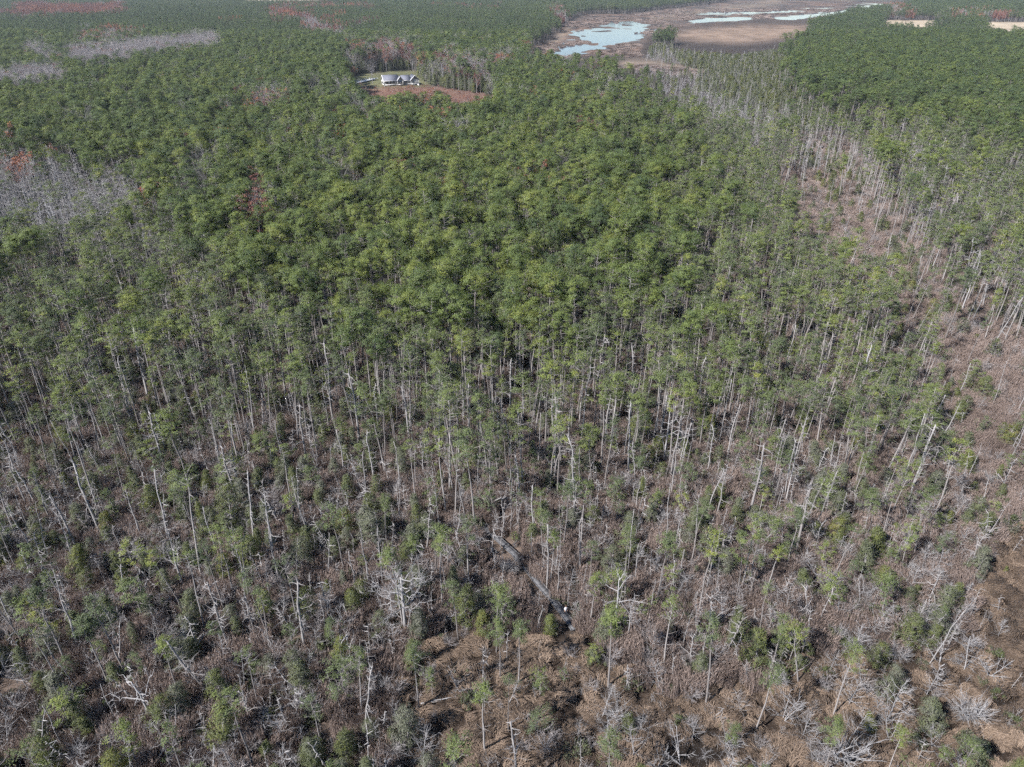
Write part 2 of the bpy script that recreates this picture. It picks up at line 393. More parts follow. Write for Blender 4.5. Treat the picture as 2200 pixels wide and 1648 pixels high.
# --- kinds of tree; each returns (wood MB, crown MB), wood = slot 0, crown slots 0 leaves / 1 twigs
def make_pine(seed, H=18, flat=.55, cb=.5, R=2.6, nb=36, per=2, npuff=40, L=.34, W=.10, r0=.17, gap=0.0, puffR=.62, twigs=0, dome=False):
    r = np.random.default_rng(seed); w = MB(); c = MB()
    k = 7; t = np.linspace(0, 1, k)
    P = np.stack([np.cumsum(r.normal(size=k)) * .012 * H * t, np.cumsum(r.normal(size=k)) * .012 * H * t, t * H * .97], 1)
    tube(w, P, r0 * (1 - .8 * t ** 1.3), 6, 0)
    az0 = r.random() * 6.28
    lop = r.normal(size=2) * .22
    for i in range(nb):
        u = (i + r.random()) / nb
        z = cb + (1 - cb) * u ** .85
        if r.random() < gap * (1.1 - u): continue
        if dome: prof = math.sqrt(max(0.0, 1 - u ** 2)) * (.72 + .28 * min(1, u / .2)) + .08
        else: prof = (1 - u ** 2.2) ** .75 * (.55 + .45 * min(1, u / .25)) + .12
        az = az0 + i * 2.4 + r.normal() * .35
        ln = R * prof * (.7 + .55 * r.random()) * (1 + lop[0] * math.cos(az) + lop[1] * math.sin(az))
        p = np.array([np.interp(z, t, P[:, 0]), np.interp(z, t, P[:, 1]), z * H * .97])
        d = np.array([math.cos(az), math.sin(az), .05 + .55 * u])
        B = limb(p, d, ln, r, up=.16)
        tube(w, B, np.linspace(.055, .016, 4) * (.6 + .5 * r.random()) * r0 / .17, 3, 0, cap=False)
        for j in range(per + (r.random() < .4)):
            s = 1.0 - j * .36 - r.random() * .12
            q = np.array([np.interp(s, np.linspace(0, 1, 4), B[:, a]) for a in range(3)]) + r.normal(size=3) * np.array([.28, .28, .14])
            puff(c, q, puffR * (.7 + .6 * r.random()), flat, int(npuff * (.7 + .6 * r.random())), L, W, 0, r.random(), r, axis=unit(q - np.array([P[-1, 0], P[-1, 1], H * (cb + (1 - cb) * .3)])))
        for j in range(twigs):
            s = .3 + .7 * r.random()
            q = np.array([np.interp(s, np.linspace(0, 1, 4), B[:, a]) for a in range(3)])
            d2 = unit(d[None] + r.normal(size=(1, 3)) * .8)[0]
            tube(w, limb(q, d2, .5 + .8 * r.random(), r, k=3), [.016, .012, .005], 3, 0, cap=False)
    puff(c, P[-1], puffR * .9, .8, int(npuff * 1.3), L, W, 0, .6, r)
    # dead stubs below the crown
    for i in range(int(4 + 6 * r.random())):
        z = (.25 + .3 * r.random()); az = r.random() * 6.28
        p = np.array([np.interp(z, t, P[:, 0]), np.interp(z, t, P[:, 1]), z * H * .97])
        tube(w, limb(p, np.array([math.cos(az), math.sin(az), .1]), .5 + 1.0 * r.random(), r, k=3), [.028, .02, .008], 3, 0, cap=False)
    return w, c

def make_snag(seed, H=12, r0=.17, nb=10, bl=1.3, broken=.5, fork=0, twig=2, lowz=.35):
    r = np.random.default_rng(seed); w = MB(); c = MB()
    k = 8; t = np.linspace(0, 1, k)
    P = np.stack([np.cumsum(r.normal(size=k)) * .010 * H * t + r.normal(size=k) * .006 * H * t, np.cumsum(r.normal(size=k)) * .010 * H * t + r.normal(size=k) * .006 * H * t, t * H], 1)
    tip = r0 * (.5 if r.random() < broken else .16)
    tube(w, P, r0 + (tip - r0) * t, 6, 0)
    if r.random() < broken:      # a splintered top
        for j in range(3):
            tube(w, [P[-1] + r.normal(size=3) * .04 * np.array([1, 1, 0]), P[-1] + np.array([r.normal() * .1, r.normal() * .1, .3 + .5 * r.random()])], [tip * .55, .012], 3, 0)
    for j in range(fork):
        z = .55 + .3 * r.random(); az = r.random() * 6.28
        p = np.array([np.interp(z, t, P[:, 0]), np.interp(z, t, P[:, 1]), z * H])
        tube(w, limb(p, np.array([math.cos(az) * .6, math.sin(az) * .6, 1.0]), H * .3, r, up=.1, k=5), np.linspace(r0 * .6, .03, 5), 5, 0)
    for i in range(nb):
        z = lowz + (.99 - lowz) * (i + r.random()) / nb; az = r.random() * 6.28
        p = np.array([np.interp(z, t, P[:, 0]), np.interp(z, t, P[:, 1]), z * H])
        ln = bl * (.25 + 1.0 * r.random() ** 1.5) * (1.25 - .6 * z)
        B = limb(p, np.array([math.cos(az), math.sin(az), r.normal() * .3 + .12]), ln, r, up=.16 * r.normal() + .05, wob=.2)
        tube(c, B, np.array([.045, .036, .026, .010]) * (.7 + .5 * r.random()), 4, 0, cap=False)
        for j in range(twig if ln > bl * .5 else 0):
            s = .35 + .6 * r.random()
            q = np.array([np.interp(s, np.linspace(0, 1, 4), B[:, a]) for a in range(3)])
            d2 = unit(np.array([math.cos(az), math.sin(az), .3]) + r.normal(size=3) * .6)
            tube(c, limb(q, d2, ln * (.25 + .35 * r.random()), r, k=3, wob=.3), [.022, .016, .006], 3, 0, cap=False)
    return w, c

def make_dead_shrub(seed, H=4.0, spread=.55, nb=22, tw=5, stems=1, ball=False, rt=.048):
    r = np.random.default_rng(seed); w = MB(); c = MB()
    lean = r.normal(size=2) * .08
    for s in range(stems):
        a0 = r.random() * 6.28; out = 0 if stems == 1 else .35
        k = 6; t = np.linspace(0, 1, k)
        P = np.stack([(lean[0] + out * math.cos(a0)) * H * t + np.cumsum(r.normal(size=k)) * .014 * H * t, (lean[1] + out * math.sin(a0)) * H * t + np.cumsum(r.normal(size=k)) * .014 * H * t, t * H * (1 if stems == 1 else .85)], 1)
        tube(w, P, rt * (1.1 - t) * (1 if stems == 1 else .7) + .008, 4, 0)
        n = nb if stems == 1 else nb // stems + 2
        for i in range(n):
            z = .12 + .85 * (i + r.random()) / n; az = i * 2.4 + r.normal() * .5
            p = np.array([np.interp(z, t, P[:, j]) for j in range(3)])
            ln = H * spread * (1.08 - .85 * z) * (.6 + .6 * r.random()) if not ball else H * spread * (.9 - .3 * z) * (.8 + .4 * r.random())
            B = limb(p, np.array([math.cos(az), math.sin(az), .25 if not ball else .7]), ln, r, up=.28, wob=.18)
            tube(c, B, np.array([.021, .016, .011, .004]) * (H / 4) ** .5, 3, 0, cap=False)
            for j in range(tw):
                s2 = .25 + .75 * r.random()
                q = np.array([np.interp(s2, np.linspace(0, 1, 4), B[:, a]) for a in range(3)])
                d2 = unit(np.array([math.cos(az), math.sin(az), .5]) + r.normal(size=3) * .55)
                tube(c, limb(q, d2, ln * (.3 + .35 * r.random()), r, k=3, wob=.2), np.array([.012, .009, .003]), 3, 0, cap=False)
    return w, c

def make_cedar(seed, H=6, R=1.5, nn=110, npuff=42, shape=1.0, grey=0.0):
    r = np.random.default_rng(seed); w = MB(); c = MB()
    tube(w, [(0, 0, 0), (r.normal() * .05, r.normal() * .05, H * .5), (r.normal() * .1, r.normal() * .1, H * .96)], [.11 * H / 6, .08 * H / 6, .015], 5, 0)
    lob = [(r.random() * 6.28, r.random(), .45 + 1.0 * r.random()) for _ in range(9)]
    for i in range(nn):
        u = (i + .5) / nn; z = .08 + .9 * u
        az = i * 2.4 + r.normal() * .4
        prof = (1 - u) ** .75 * shape + (1 - shape) * math.sqrt(max(0, 1 - (2 * u - .9) ** 2 * .8))
        prof *= min(1, .45 + u * 3.5)
        k = 1.0
        for la, lz, lr in lob:
            dd = (1 - math.cos(az - la)) + abs(z - lz) * 2.5
            k += (lr - 1) * math.exp(-dd * 2)
        rad = R * prof * k * (.35 + .85 * r.random() ** .6)
        p = np.array([math.cos(az) * rad, math.sin(az) * rad, z * H])
        puff(c, p, .46 * (H / 6) ** .5 * (.5 + .9 * r.random()), .85, npuff, .24, .065, 0, r.random(), r, up=.9, out=.9, axis=unit(p - np.array([0, 0, z * H - .5])))
        if r.random() < .25 + grey:
            b = limb(np.array([0, 0, z * H * .85]), p - np.array([0, 0, z * H * .85]), np.linalg.norm(p[:2]) * (1 + .25 * grey) + .1, r, up=.1, k=3)
            tube(w, b, [.022, .015, .006], 3, 0, cap=False)
            if grey and r.random() < grey:
                for j in range(3):
                    tube(w, limb(b[-1], p + r.normal(size=3) * .8 + np.array([0, 0, .4]), .5, r, k=3), [.012, .009, .003], 3, 0, cap=False)
    return w, c

def make_hardwood(seed, H=13, R=3.0, leaves=0, red=True, twn=9, r0=.16):
    r = np.random.default_rng(seed); w = MB(); c = MB()
    k = 5; t = np.linspace(0, 1, k)
    P = np.stack([np.cumsum(r.normal(size=k)) * .02 * H * t, np.cumsum(r.normal(size=k)) * .02 * H * t, t * H * .75], 1)
    tube(w, P, r0 * (1 - .75 * t), 5, 0)
    for i in range(16):
        z = .3 + .7 * (i + r.random()) / 16; az = i * 2.4 + r.normal() * .4
        p = np.array([np.interp(z, t, P[:, j]) for j in range(3)])
        ln = H * .38 * (1.25 - .55 * z) * (.7 + .5 * r.random())
        B = limb(p, np.array([math.cos(az) * .62, math.sin(az) * .62, .85]), ln, r, up=.18, wob=.15)
        tube(w, B, np.array([.07, .05, .032, .010]) * r0 / .16, 3, 0, cap=False)
        for j in range(twn):
            s = .3 + .7 * r.random()
            q = np.array([np.interp(s, np.linspace(0, 1, 4), B[:, a]) for a in range(3)])
            d2 = unit(np.array([math.cos(az) * .6, math.sin(az) * .6, .8]) + r.normal(size=3) * .45)
            T = limb(q, d2, ln * (.28 + .3 * r.random()), r, k=3)
            tube(c, T, [.020, .014, .005], 3, 1, .5, cap=False)
            if leaves and r.random() < .8:
                puff(c, T[-1], .5, .8, leaves, .26, .2, 0, r.random(), r)
            elif not leaves:
                n = 7
                cc = T[-1] + r.normal(size=(n, 3)) * .2
                blades(c, cc, unit(d2 + r.normal(size=(n, 3)) * .5) * .8, np.full(n, .028), 1, r.random(n), r)
    return w, c

def make_reeds(seed, size=2.5, n=520, H=2.4, W=.036, lean=.055):
    r = np.random.default_rng(seed); mb = MB()
    p = np.c_[(r.random((n, 2)) - .5) * size, np.zeros(n)]
    h = H * (.6 + .5 * r.random((n, 1)))
    g = r.normal(size=2) * .10
    d = np.c_[r.normal(size=(n, 2)) * lean + g, np.ones(n)]
    side = unit(np.c_[r.normal(size=(n, 2)), np.zeros(n)]) * W * .5
    mid = p + d * h * .6; top = p + d * h + np.c_[r.normal(size=(n, 2)) * .06, -.02 * np.ones(n)]
    V = np.stack([p - side, p + side, mid + side, mid - side, top + side * .5, top - side * .5], 1).reshape(-1, 3)
    b = np.arange(n)[:, None] * 6
    F = np.vstack([b + [0, 1, 2], b + [0, 2, 3], b + [3, 2, 4], b + [3, 4, 5]])
    mb.add(V, F, 0, np.tile(r.random(n), 4) * .85)
    m = int(n * .5); i = r.integers(0, n, m); s = .3 + .5 * r.random((m, 1))
    blades(mb, p[i] + d[i] * h[i] * s, unit(np.c_[r.normal(size=(m, 2)) * .45, np.ones(m)]) * .5, np.full(m, .03), 0, r.random(m) * .8, r)
    m = int(n * .45); i = r.integers(0, n, m)
    blades(mb, top[i] - [0, 0, .1], np.c_[r.normal(size=(m, 2)) * .06 + g, .42 * np.ones(m)], np.full(m, .05), 0, .7 + .3 * r.random(m), r)
    return mb

def make_grass(seed, size=1.1, n=190, L=1.15):
    """a cowlick of marsh hay, laid over towards +X"""
    r = np.random.default_rng(seed); mb = MB()
    p = np.c_[(r.random((n, 2)) - .5) * size, np.zeros(n)]
    l = L * (.6 + .6 * r.random((n, 1)))
    a = r.normal(size=n) * .38; f = .25 + .5 * r.random(n)
    dx = np.c_[np.cos(a), np.sin(a), np.zeros(n)]
    mid = p + dx * l * .35 * f[:, None] + np.c_[np.zeros((n, 2)), l * (.60 - .12 * f[:, None])]
    top = p + dx * l * (.85 + .2 * f[:, None]) + np.c_[np.zeros((n, 2)), l * (.40 - .32 * f[:, None]) + .05]
    side = unit(np.cross(dx, np.array([0, 0, 1.0]))) * .028
    V = np.stack([p - side, p + side, mid + side, mid - side, top], 1).reshape(-1, 3)
    b = np.arange(n)[:, None] * 5
    F = np.vstack([b + [0, 1, 2], b + [0, 2, 3], b + [3, 2, 4]])
    mb.add(V, F, 0, np.tile(r.random(n), 3))
    return mb

def make_shrub(seed, R=.9, H=1.3, n=16, npuff=26, twig=14):
    r = np.random.default_rng(seed); mb = MB()
    for i in range(n):
        az = r.random() * 6.28; q = math.sqrt(r.random())
        puff(mb, np.array([math.cos(az) * R * q, math.sin(az) * R * q, H * (.25 + .7 * r.random() * (1 - .5 * q))]), .3, .8, npuff, .24, .09, 0, r.random(), r)
    for i in range(twig):
        az = r.random() * 6.28
        tube(mb, limb(np.zeros(3), np.array([math.cos(az) * .6, math.sin(az) * .6, 1]), H * (.8 + .6 * r.random()), r, k=4), [.02, .015, .01, .004], 3, 1, .5, cap=False)
    return mb

# ------------------------------------------------------------------ object tools
def link(name, data, parent=None, loc=None, rot=None, scale=None, tint=None):
    o = bpy.data.objects.new(name, data)
    COL.objects.link(o)
    if parent is not None: o.parent = parent
    if loc is not None: o.location = loc
    if rot is not None: o.rotation_euler = rot
    if scale is not None: o.scale = scale
    if tint is not None: o["tint"] = float(tint)
    return o

def describe(o, label, cat, group=None):
    o["label"] = label; o["category"] = cat
    if group: o["group"] = group
    return o

def structure(o):
    o["kind"] = "structure"; return o

def scatter(name, label, cat, protos, X, Y, Z, rot, scl, tint, vi, mats, tag='stuff'):
    """stuff: one object whose points carry a copy of one of the prototypes each"""
    coll = bpy.data.collections.new(name + "_kinds")
    for i, me in enumerate(protos):
        coll.objects.link(bpy.data.objects.new("%s_kind_%02d" % (name, i), me))
    n = len(X)
    me = bpy.data.meshes.new(name)
    me.vertices.add(n)
    me.vertices.foreach_set("co", np.stack([X, Y, Z], 1).astype(np.float32).ravel())
    for nm, typ, arr in (("rot", 'FLOAT_VECTOR', rot), ("scl", 'FLOAT_VECTOR', scl)):
        a = me.attributes.new(nm, typ, 'POINT'); a.data.foreach_set("vector", np.asarray(arr, np.float32).ravel())
    a = me.attributes.new("tint", 'FLOAT', 'POINT'); a.data.foreach_set("value", np.asarray(tint, np.float32))
    a = me.attributes.new("vi", 'INT', 'POINT'); a.data.foreach_set("value", np.asarray(vi, np.int32))
    for k in mats: me.materials.append(k)
    o = link(name, me)
    o["kind"] = tag; o["label"] = label; o["category"] = cat
    g = bpy.data.node_groups.new(name + "_spread", 'GeometryNodeTree')
    g.interface.new_socket("Geometry", in_out='INPUT', socket_type='NodeSocketGeometry')
    g.interface.new_socket("Geometry", in_out='OUTPUT', socket_type='NodeSocketGeometry')
    N = g.nodes; Lk = g.links
    gi = N.new('NodeGroupInput'); go = N.new('NodeGroupOutput')
    ci = N.new('GeometryNodeCollectionInfo'); ci.inputs['Collection'].default_value = coll
    ci.inputs['Separate Children'].default_value = True; ci.inputs['Reset Children'].default_value = True
    ip = N.new('GeometryNodeInstanceOnPoints'); ip.inputs['Pick Instance'].default_value = True
    def na(nm, t):
        x = N.new('GeometryNodeInputNamedAttribute'); x.data_type = t; x.inputs['Name'].default_value = nm
        return [s for s in x.outputs if s.name == 'Attribute' and s.enabled][0]
    er = N.new('FunctionNodeEulerToRotation')
    Lk.new(gi.outputs[0], ip.inputs['Points']); Lk.new(ci.outputs[0], ip.inputs['Instance'])
    Lk.new(na("vi", 'INT'), ip.inputs['Instance Index'])
    Lk.new(na("rot", 'FLOAT_VECTOR'), er.inputs[0]); Lk.new(er.outputs[0], ip.inputs['Rotation'])
    Lk.new(na("scl", 'FLOAT_VECTOR'), ip.inputs['Scale'])
    Lk.new(ip.outputs[0], go.inputs[0])
    md = o.modifiers.new("spread", 'NODES'); md.node_group = g
    return o

class Kind:
    """a set of tree shapes: meshes for the parts of single trees and joined ones for the mass"""
    def __init__(self, name, makers, wood, leaf, twig=None):
        self.wood = []; self.crown = []; self.whole = []; self.H = []
        for i, (w, c, H) in enumerate(makers):
            self.H.append(H)
            self.wood.append(w.mesh(name + "_trunk", [wood]))
            self.crown.append(c.mesh(name + "_crown", [leaf] + ([twig] if twig else [])))
            a = MB(); a.merge(w); a.merge(c, {0: 1, 1: 2})
            self.whole.append(a.mesh(name + "_whole", [wood, leaf] + ([twig] if twig else [])))
        self.mats = [wood, leaf] + ([twig] if twig else [])

def variants(fn, n, seed, H, **kw):
    out = []
    for i in range(n):
        k = {a: (b(i) if callable(b) else b) for a, b in kw.items()}
        h = H(i) if callable(H) else H
        w, c = fn(seed + i, H=h, **k)
        out.append((w, c, h))
    return out

K = {}
K['dense'] = Kind("pine", variants(make_pine, 12, 100, lambda i: 17 + (i * 3 % 5), cb=lambda i: .69 + .04 * (i % 3), R=lambda i: 2.0 + .28 * (i * 5 % 4), nb=lambda i: 22 + 3 * (i % 3), npuff=74, per=lambda i: 1 + i % 2, puffR=.74, dome=True, L=.26, W=.105, flat=.85), M['bark'], M['needles'])
K['thin'] = Kind("thin_pine", variants(make_pine, 14, 200, lambda i: 15 + (i % 4), cb=lambda i: (.72, .66, .76, .52, .70)[i % 5], R=lambda i: 1.5 + .25 * (i * 5 % 4), nb=lambda i: (16, 20, 14, 24, 18)[i % 5], npuff=40, per=lambda i: 1 + (i % 3 == 0), gap=lambda i: (.05, .25, .15, .4)[i % 4], twigs=2, puffR=.56, r0=.15, L=.26, W=.09, dome=True, flat=.7), M['bark'], M['thin_needles'])
K['small'] = Kind("young_pine", variants(make_pine, 5, 300, lambda i: 6 + (i % 4), cb=.28, R=lambda i: 1.5 + .2 * (i % 3), nb=22, npuff=34, per=1, gap=.15, twigs=3, puffR=.5, r0=.09, L=.3, W=.085), M['bark'], M['thin_needles'])
K['snag'] = Kind("snag", variants(make_snag, 12, 400, lambda i: 9 + (i * 5 % 7), r0=lambda i: .085 + .025 * (i % 4), nb=lambda i: 10 + (i * 7 % 18), bl=lambda i: .8 + .3 * (i % 4), fork=lambda i: 1 if i % 5 == 4 else 0, twig=lambda i: 1 + i % 4), M['dead'], M['dead'])
K['stem'] = Kind("dead_stem", variants(make_snag, 10, 440, lambda i: 4 + (i * 3 % 5), r0=lambda i: .045 + .01 * (i % 4), nb=lambda i: 8 + (i * 5 % 12), bl=lambda i: .6 + .3 * (i % 4), twig=lambda i: 1 + i % 3, lowz=.3), M['dead'], M['dead'])
K['dshrub'] = Kind("dead_shrub", variants(make_dead_shrub, 10, 500, lambda i: 3.4 + .5 * (i % 5), spread=lambda i: .36 + .07 * (i % 3), nb=lambda i: 18 + 3 * (i % 4), tw=lambda i: 4 + i % 3, stems=lambda i: 1 if i % 5 else 3), M['silver'], M['silver'])
K['ball'] = Kind("twig_ball", variants(make_dead_shrub, 3, 540, 3.4, spread=.55, nb=60, tw=7, stems=4, ball=True, rt=.05), M['silver'], M['silver'])
K['cedar'] = Kind("cedar", variants(make_cedar, 9, 600, lambda i: 4.5 + .5 * (i % 5), R=lambda i: 1.2 + .16 * (i % 4), shape=lambda i: .9 - .2 * (i % 4), nn=74, grey=lambda i: (.5, .1, .25)[i % 3]), M['dead'], M['cedar_leaf'])
K['bare'] = Kind("bare_tree", variants(make_hardwood, 5, 700, lambda i: 11 + i, leaves=0), M['silver'], M['autumn'], M['twig'])
K['autumn'] = Kind("autumn_tree", variants(make_hardwood, 5, 720, lambda i: 9 + i, leaves=16), M['silver'], M['autumn'], M['twig'])
K['ghost'] = Kind("grey_tree", variants(make_snag, 8, 740, lambda i: 12 + i % 4, r0=lambda i: .12 + .02 * (i % 3), nb=lambda i: 22 + 4 * (i % 3), bl=1.7, twig=4, broken=.1, lowz=.35), M['silver'], M['silver'])

# ------------------------------------------------------------------ the ground
def axis(*segs):
    out = []
    for a, b, st in segs: out.append(np.arange(a, b, st))
    return np.concatenate(out + [[segs[-1][1]]])
gxs = axis((-9000, -3000, 1500), (-3000, -600, 120), (-600, -160, 20), (-160, 160, 2.5), (160, 320, 6), (320, 1150, 6), (1150, 3000, 120), (3000, 9001, 1500))
gys = axis((-9000, -500, 1700), (-500, 20, 40), (20, 200, 2.0), (200, 560, 6), (560, 2300, 6), (2300, 4000, 100), (4000, 9001, 1000))
GX, GY = np.meshgrid(gxs, gys)
gpx, gpy = project(GX, np.maximum(GY, 5), 0.0)
WATER = [[(1183, 114), (1212, 101), (1262, 94), (1262, 86), (1238, 79), (1226, 69), (1272, 62), (1300, 54), (1312, 45), (1325, 50), (1352, 47), (1372, 50), (1402, 56), (1388, 65), (1352, 73), (1378, 80), (1352, 90), (1296, 99), (1248, 111), (1215, 121)],
         [(1462, 46), (1510, 39), (1560, 35), (1605, 33), (1620, 40), (1572, 47), (1500, 51)], [(1652, 37), (1700, 32), (1770, 27), (1830, 19), (1905, 10), (1900, 17), (1800, 31), (1740, 39), (1690, 43)],
         [(1838, 12), (1900, 6), (1922, 8), (1872, 17)], [(1500, 29), (1600, 25), (1720, 22), (1720, 26), (1600, 30), (1500, 33)], [(1268, 128), (1285, 127), (1282, 131), (1268, 132)]]
mlow = OPEN.at(gpx, gpy, .3) * (gpy < 230)
wat = np.zeros(GX.shape)
_wx = gpx + (fbm(GX / 16, GY / 40, 11) - .5) * 44; _wy = gpy + (fbm(GX / 22 + 9, GY / 40, 12) - .5) * 14
for p in WATER: wat = np.maximum(wat, poly_mask(p, _wx, _wy).astype(float))
wet = Map(0).put([(1180, 118), (1230, 60), (1320, 40), (1420, 55), (1560, 28), (1900, 0), (1940, 8), (1750, 44), (1460, 52), (1400, 92), (1300, 110), (1215, 124)], 1, 2).at(gpx, gpy, .2)
streak = (fbm(GX / 60, GY / 34, 21) > .575) * wet * (mlow > .6)
wat *= fbm(GX / 20, GY / 46, 23) < .66
pool = blur(np.maximum(wat, streak * .8), 1)
GZ = (fbm(GX / 6, GY / 6, 30) - .5) * .25 * (GY < 220) - .05
GZ = np.where((gpy < 230) & (mlow > .05), GZ + .18 - pool * .75 + (fbm(GX / 18, GY / 18, 31) - .5) * .16, GZ)
creek = CREEK.at(gpx, gpy, .5)
GZ = GZ - creek * .25
far = np.hypot(GX, GY)

def mix(a, b, f):
    return a * (1 - f[..., None]) + np.array(b) * f[..., None]
n1 = fbm(GX / 9, GY / 9, 40); n2 = fbm(GX / 60, GY / 60, 41)
col = np.zeros(GX.shape + (3,)) + np.array([.044, .036, .033])
col = mix(col, (.150, .112, .090), np.clip(REED.at(gpx, gpy, 1) * np.where(far < 500, .65, .0) * (.5 + n1), 0, 1) * (gpy > 250))
col = mix(col, (.170, .120, .095), np.clip(Map(0).put(REED_STRIP, 1, 4).put(REED_GAP, 1, 3).at(gpx, gpy, 1), 0, 1))
col = mix(col, (.034, .025, .020), GRASS.at(gpx, gpy, 1))
col = mix(col, (.020, .016, .014), np.clip(creek * 1.2, 0, 1))
col = mix(col, (.085, .067, .060), np.clip(mlow * 1.5, 0, 1))
col = mix(col, (.125, .084, .066), np.clip(mlow * (fbm(GX / 50, GY / 60, 43) - .47) * 6, 0, 1))
col = mix(col, (.048, .041, .040), np.clip(mlow * (fbm(GX / 32, GY / 45, 44) - .50) * 7, 0, 1))
col = mix(col, (.190, .138, .106), Map(0).put(TANFIELD, 1, 1).at(gpx, gpy, .4))
col = mix(col, (.105, .110, .055), Map(0).put([(745, 172), (775, 158), (890, 150), (930, 184), (900, 196), (790, 192)], 1, 1).at(gpx, gpy, .2) * .9)
col = mix(col, (.135, .082, .064), Map(0).put([(780, 192), (900, 186), (975, 197), (1070, 210), (1062, 228), (960, 224), (860, 222), (785, 214)], 1, 1).at(gpx, gpy, .3))
col = mix(col, (.340, .280, .210), np.clip(FIELDS.at(gpx, gpy, .2) * 1.2, 0, 1))
for bd in (band([(1310, 138), (1350, 136), (1420, 132)], 2.2), band([(1400, 40), (1500, 27), (1600, 14), (1680, 3)], 2), band([(1420, 140), (1500, 150), (1590, 165)], 3), band([(1180, 100), (1205, 78), (1225, 62)], 3)):
    col = mix(col, (.330, .265, .200), Map(0).put(bd, 1, 1).at(gpx, gpy, .2) * .8)
offfield = np.clip((fbm(GX / 500, GY / 500, 50) - .60) * 12, 0, 1) * (far > 2900)
col = mix(col, (.28, .23, .16), offfield)
col = mix(col, (.055, .062, .045), np.clip((far - 2700) / 300, 0, 1) * (1 - offfield))
col *= (.75 + .5 * n1)[..., None]
col = col * np.where(mlow > .3, .55 + .9 * fbm(GX / 14, GY / 26, 45), 1.0)[..., None]
nv, nu = GX.shape
ii = np.arange(nv * nu).reshape(nv, nu)
quads = np.stack([ii[:-1, :-1], ii[:-1, 1:], ii[1:, 1:], ii[1:, :-1]], -1).reshape(-1, 4)
gm = bpy.data.meshes.new("ground")
gm.vertices.add(nv * nu); gm.vertices.foreach_set("co", np.stack([GX, GY, GZ], -1).astype(np.float32).ravel())
gm.loops.add(len(quads) * 4); gm.loops.foreach_set("vertex_index", quads.astype(np.int32).ravel())
gm.polygons.add(len(quads)); gm.polygons.foreach_set("loop_start", np.arange(0, len(quads) * 4, 4, dtype=np.int32))
try: gm.polygons.foreach_set("loop_total", np.full(len(quads), 4, np.int32))
except Exception: pass
gm.polygons.foreach_set("use_smooth", np.ones(len(quads), bool))
ca = gm.attributes.new("cover", 'FLOAT_COLOR', 'POINT')
ca.data.foreach_set("color", np.concatenate([col, np.ones(col.shape[:2] + (1,))], -1).astype(np.float32).ravel())
gm.update(calc_edges=True)
m, nt, out = new_mat("soil_and_litter")
tc = nt.nodes.new("ShaderNodeTexCoord")
nz = nt.nodes.new("ShaderNodeTexNoise"); nz.inputs['Scale'].default_value = 1.6; nz.inputs['Detail'].default_value = 6; nz.inputs['Roughness'].default_value = .7
nt.links.new(tc.outputs['Object'], nz.inputs[0])
mr = nt.nodes.new("ShaderNodeMapRange"); mr.inputs[1].default_value = .25; mr.inputs[2].default_value = .75; mr.inputs[3].default_value = .45; mr.inputs[4].default_value = 1.5
nt.links.new(nz.outputs[0], mr.inputs[0])
vm = nt.nodes.new("ShaderNodeVectorMath"); vm.operation = 'SCALE'
nt.links.new(attr(nt, "cover").outputs['Color'], vm.inputs[0]); nt.links.new(mr.outputs[0], vm.inputs['Scale'])
d = nt.nodes.new("ShaderNodeBsdfPrincipled"); d.inputs['Roughness'].default_value = .95; d.inputs['Specular IOR Level'].default_value = .1
bmp = nt.nodes.new("ShaderNodeBump"); bmp.inputs['Strength'].default_value = .5; bmp.inputs['Distance'].default_value = .15
nt.links.new(nz.outputs[0], bmp.inputs['Height']); nt.links.new(bmp.outputs[0], d.inputs['Normal'])
nt.links.new(vm.outputs[0], d.inputs['Base Color']); nt.links.new(d.outputs[0], out.inputs[0])
gm.materials.append(m)
structure(link("ground", gm))

m, nt, out = new_mat("creek_water")
d = nt.nodes.new("ShaderNodeBsdfPrincipled"); d.inputs['Base Color'].default_value = (.085, .100, .130, 1); d.inputs['Roughness'].default_value = .08; d.inputs['IOR'].default_value = 1.33
tc = nt.nodes.new("ShaderNodeTexCoord"); nz = nt.nodes.new("ShaderNodeTexNoise"); nz.inputs['Scale'].default_value = .8; nz.inputs['Detail'].default_value = 3
bmp = nt.nodes.new("ShaderNodeBump"); bmp.inputs['Strength'].default_value = .18; bmp.inputs['Distance'].default_value = .08
nt.links.new(tc.outputs['Object'], nz.inputs[0]); nt.links.new(nz.outputs[0], bmp.inputs['Height']); nt.links.new(bmp.outputs[0], d.inputs['Normal'])
nt.links.new(d.outputs[0], out.inputs[0])
wb = MB()
wb.add([(20, 560, -.26), (1600, 560, -.26), (1600, 2700, -.26), (20, 2700, -.26)], [(0, 1, 2), (0, 2, 3)])
structure(link("water", wb.mesh("water", [m])))

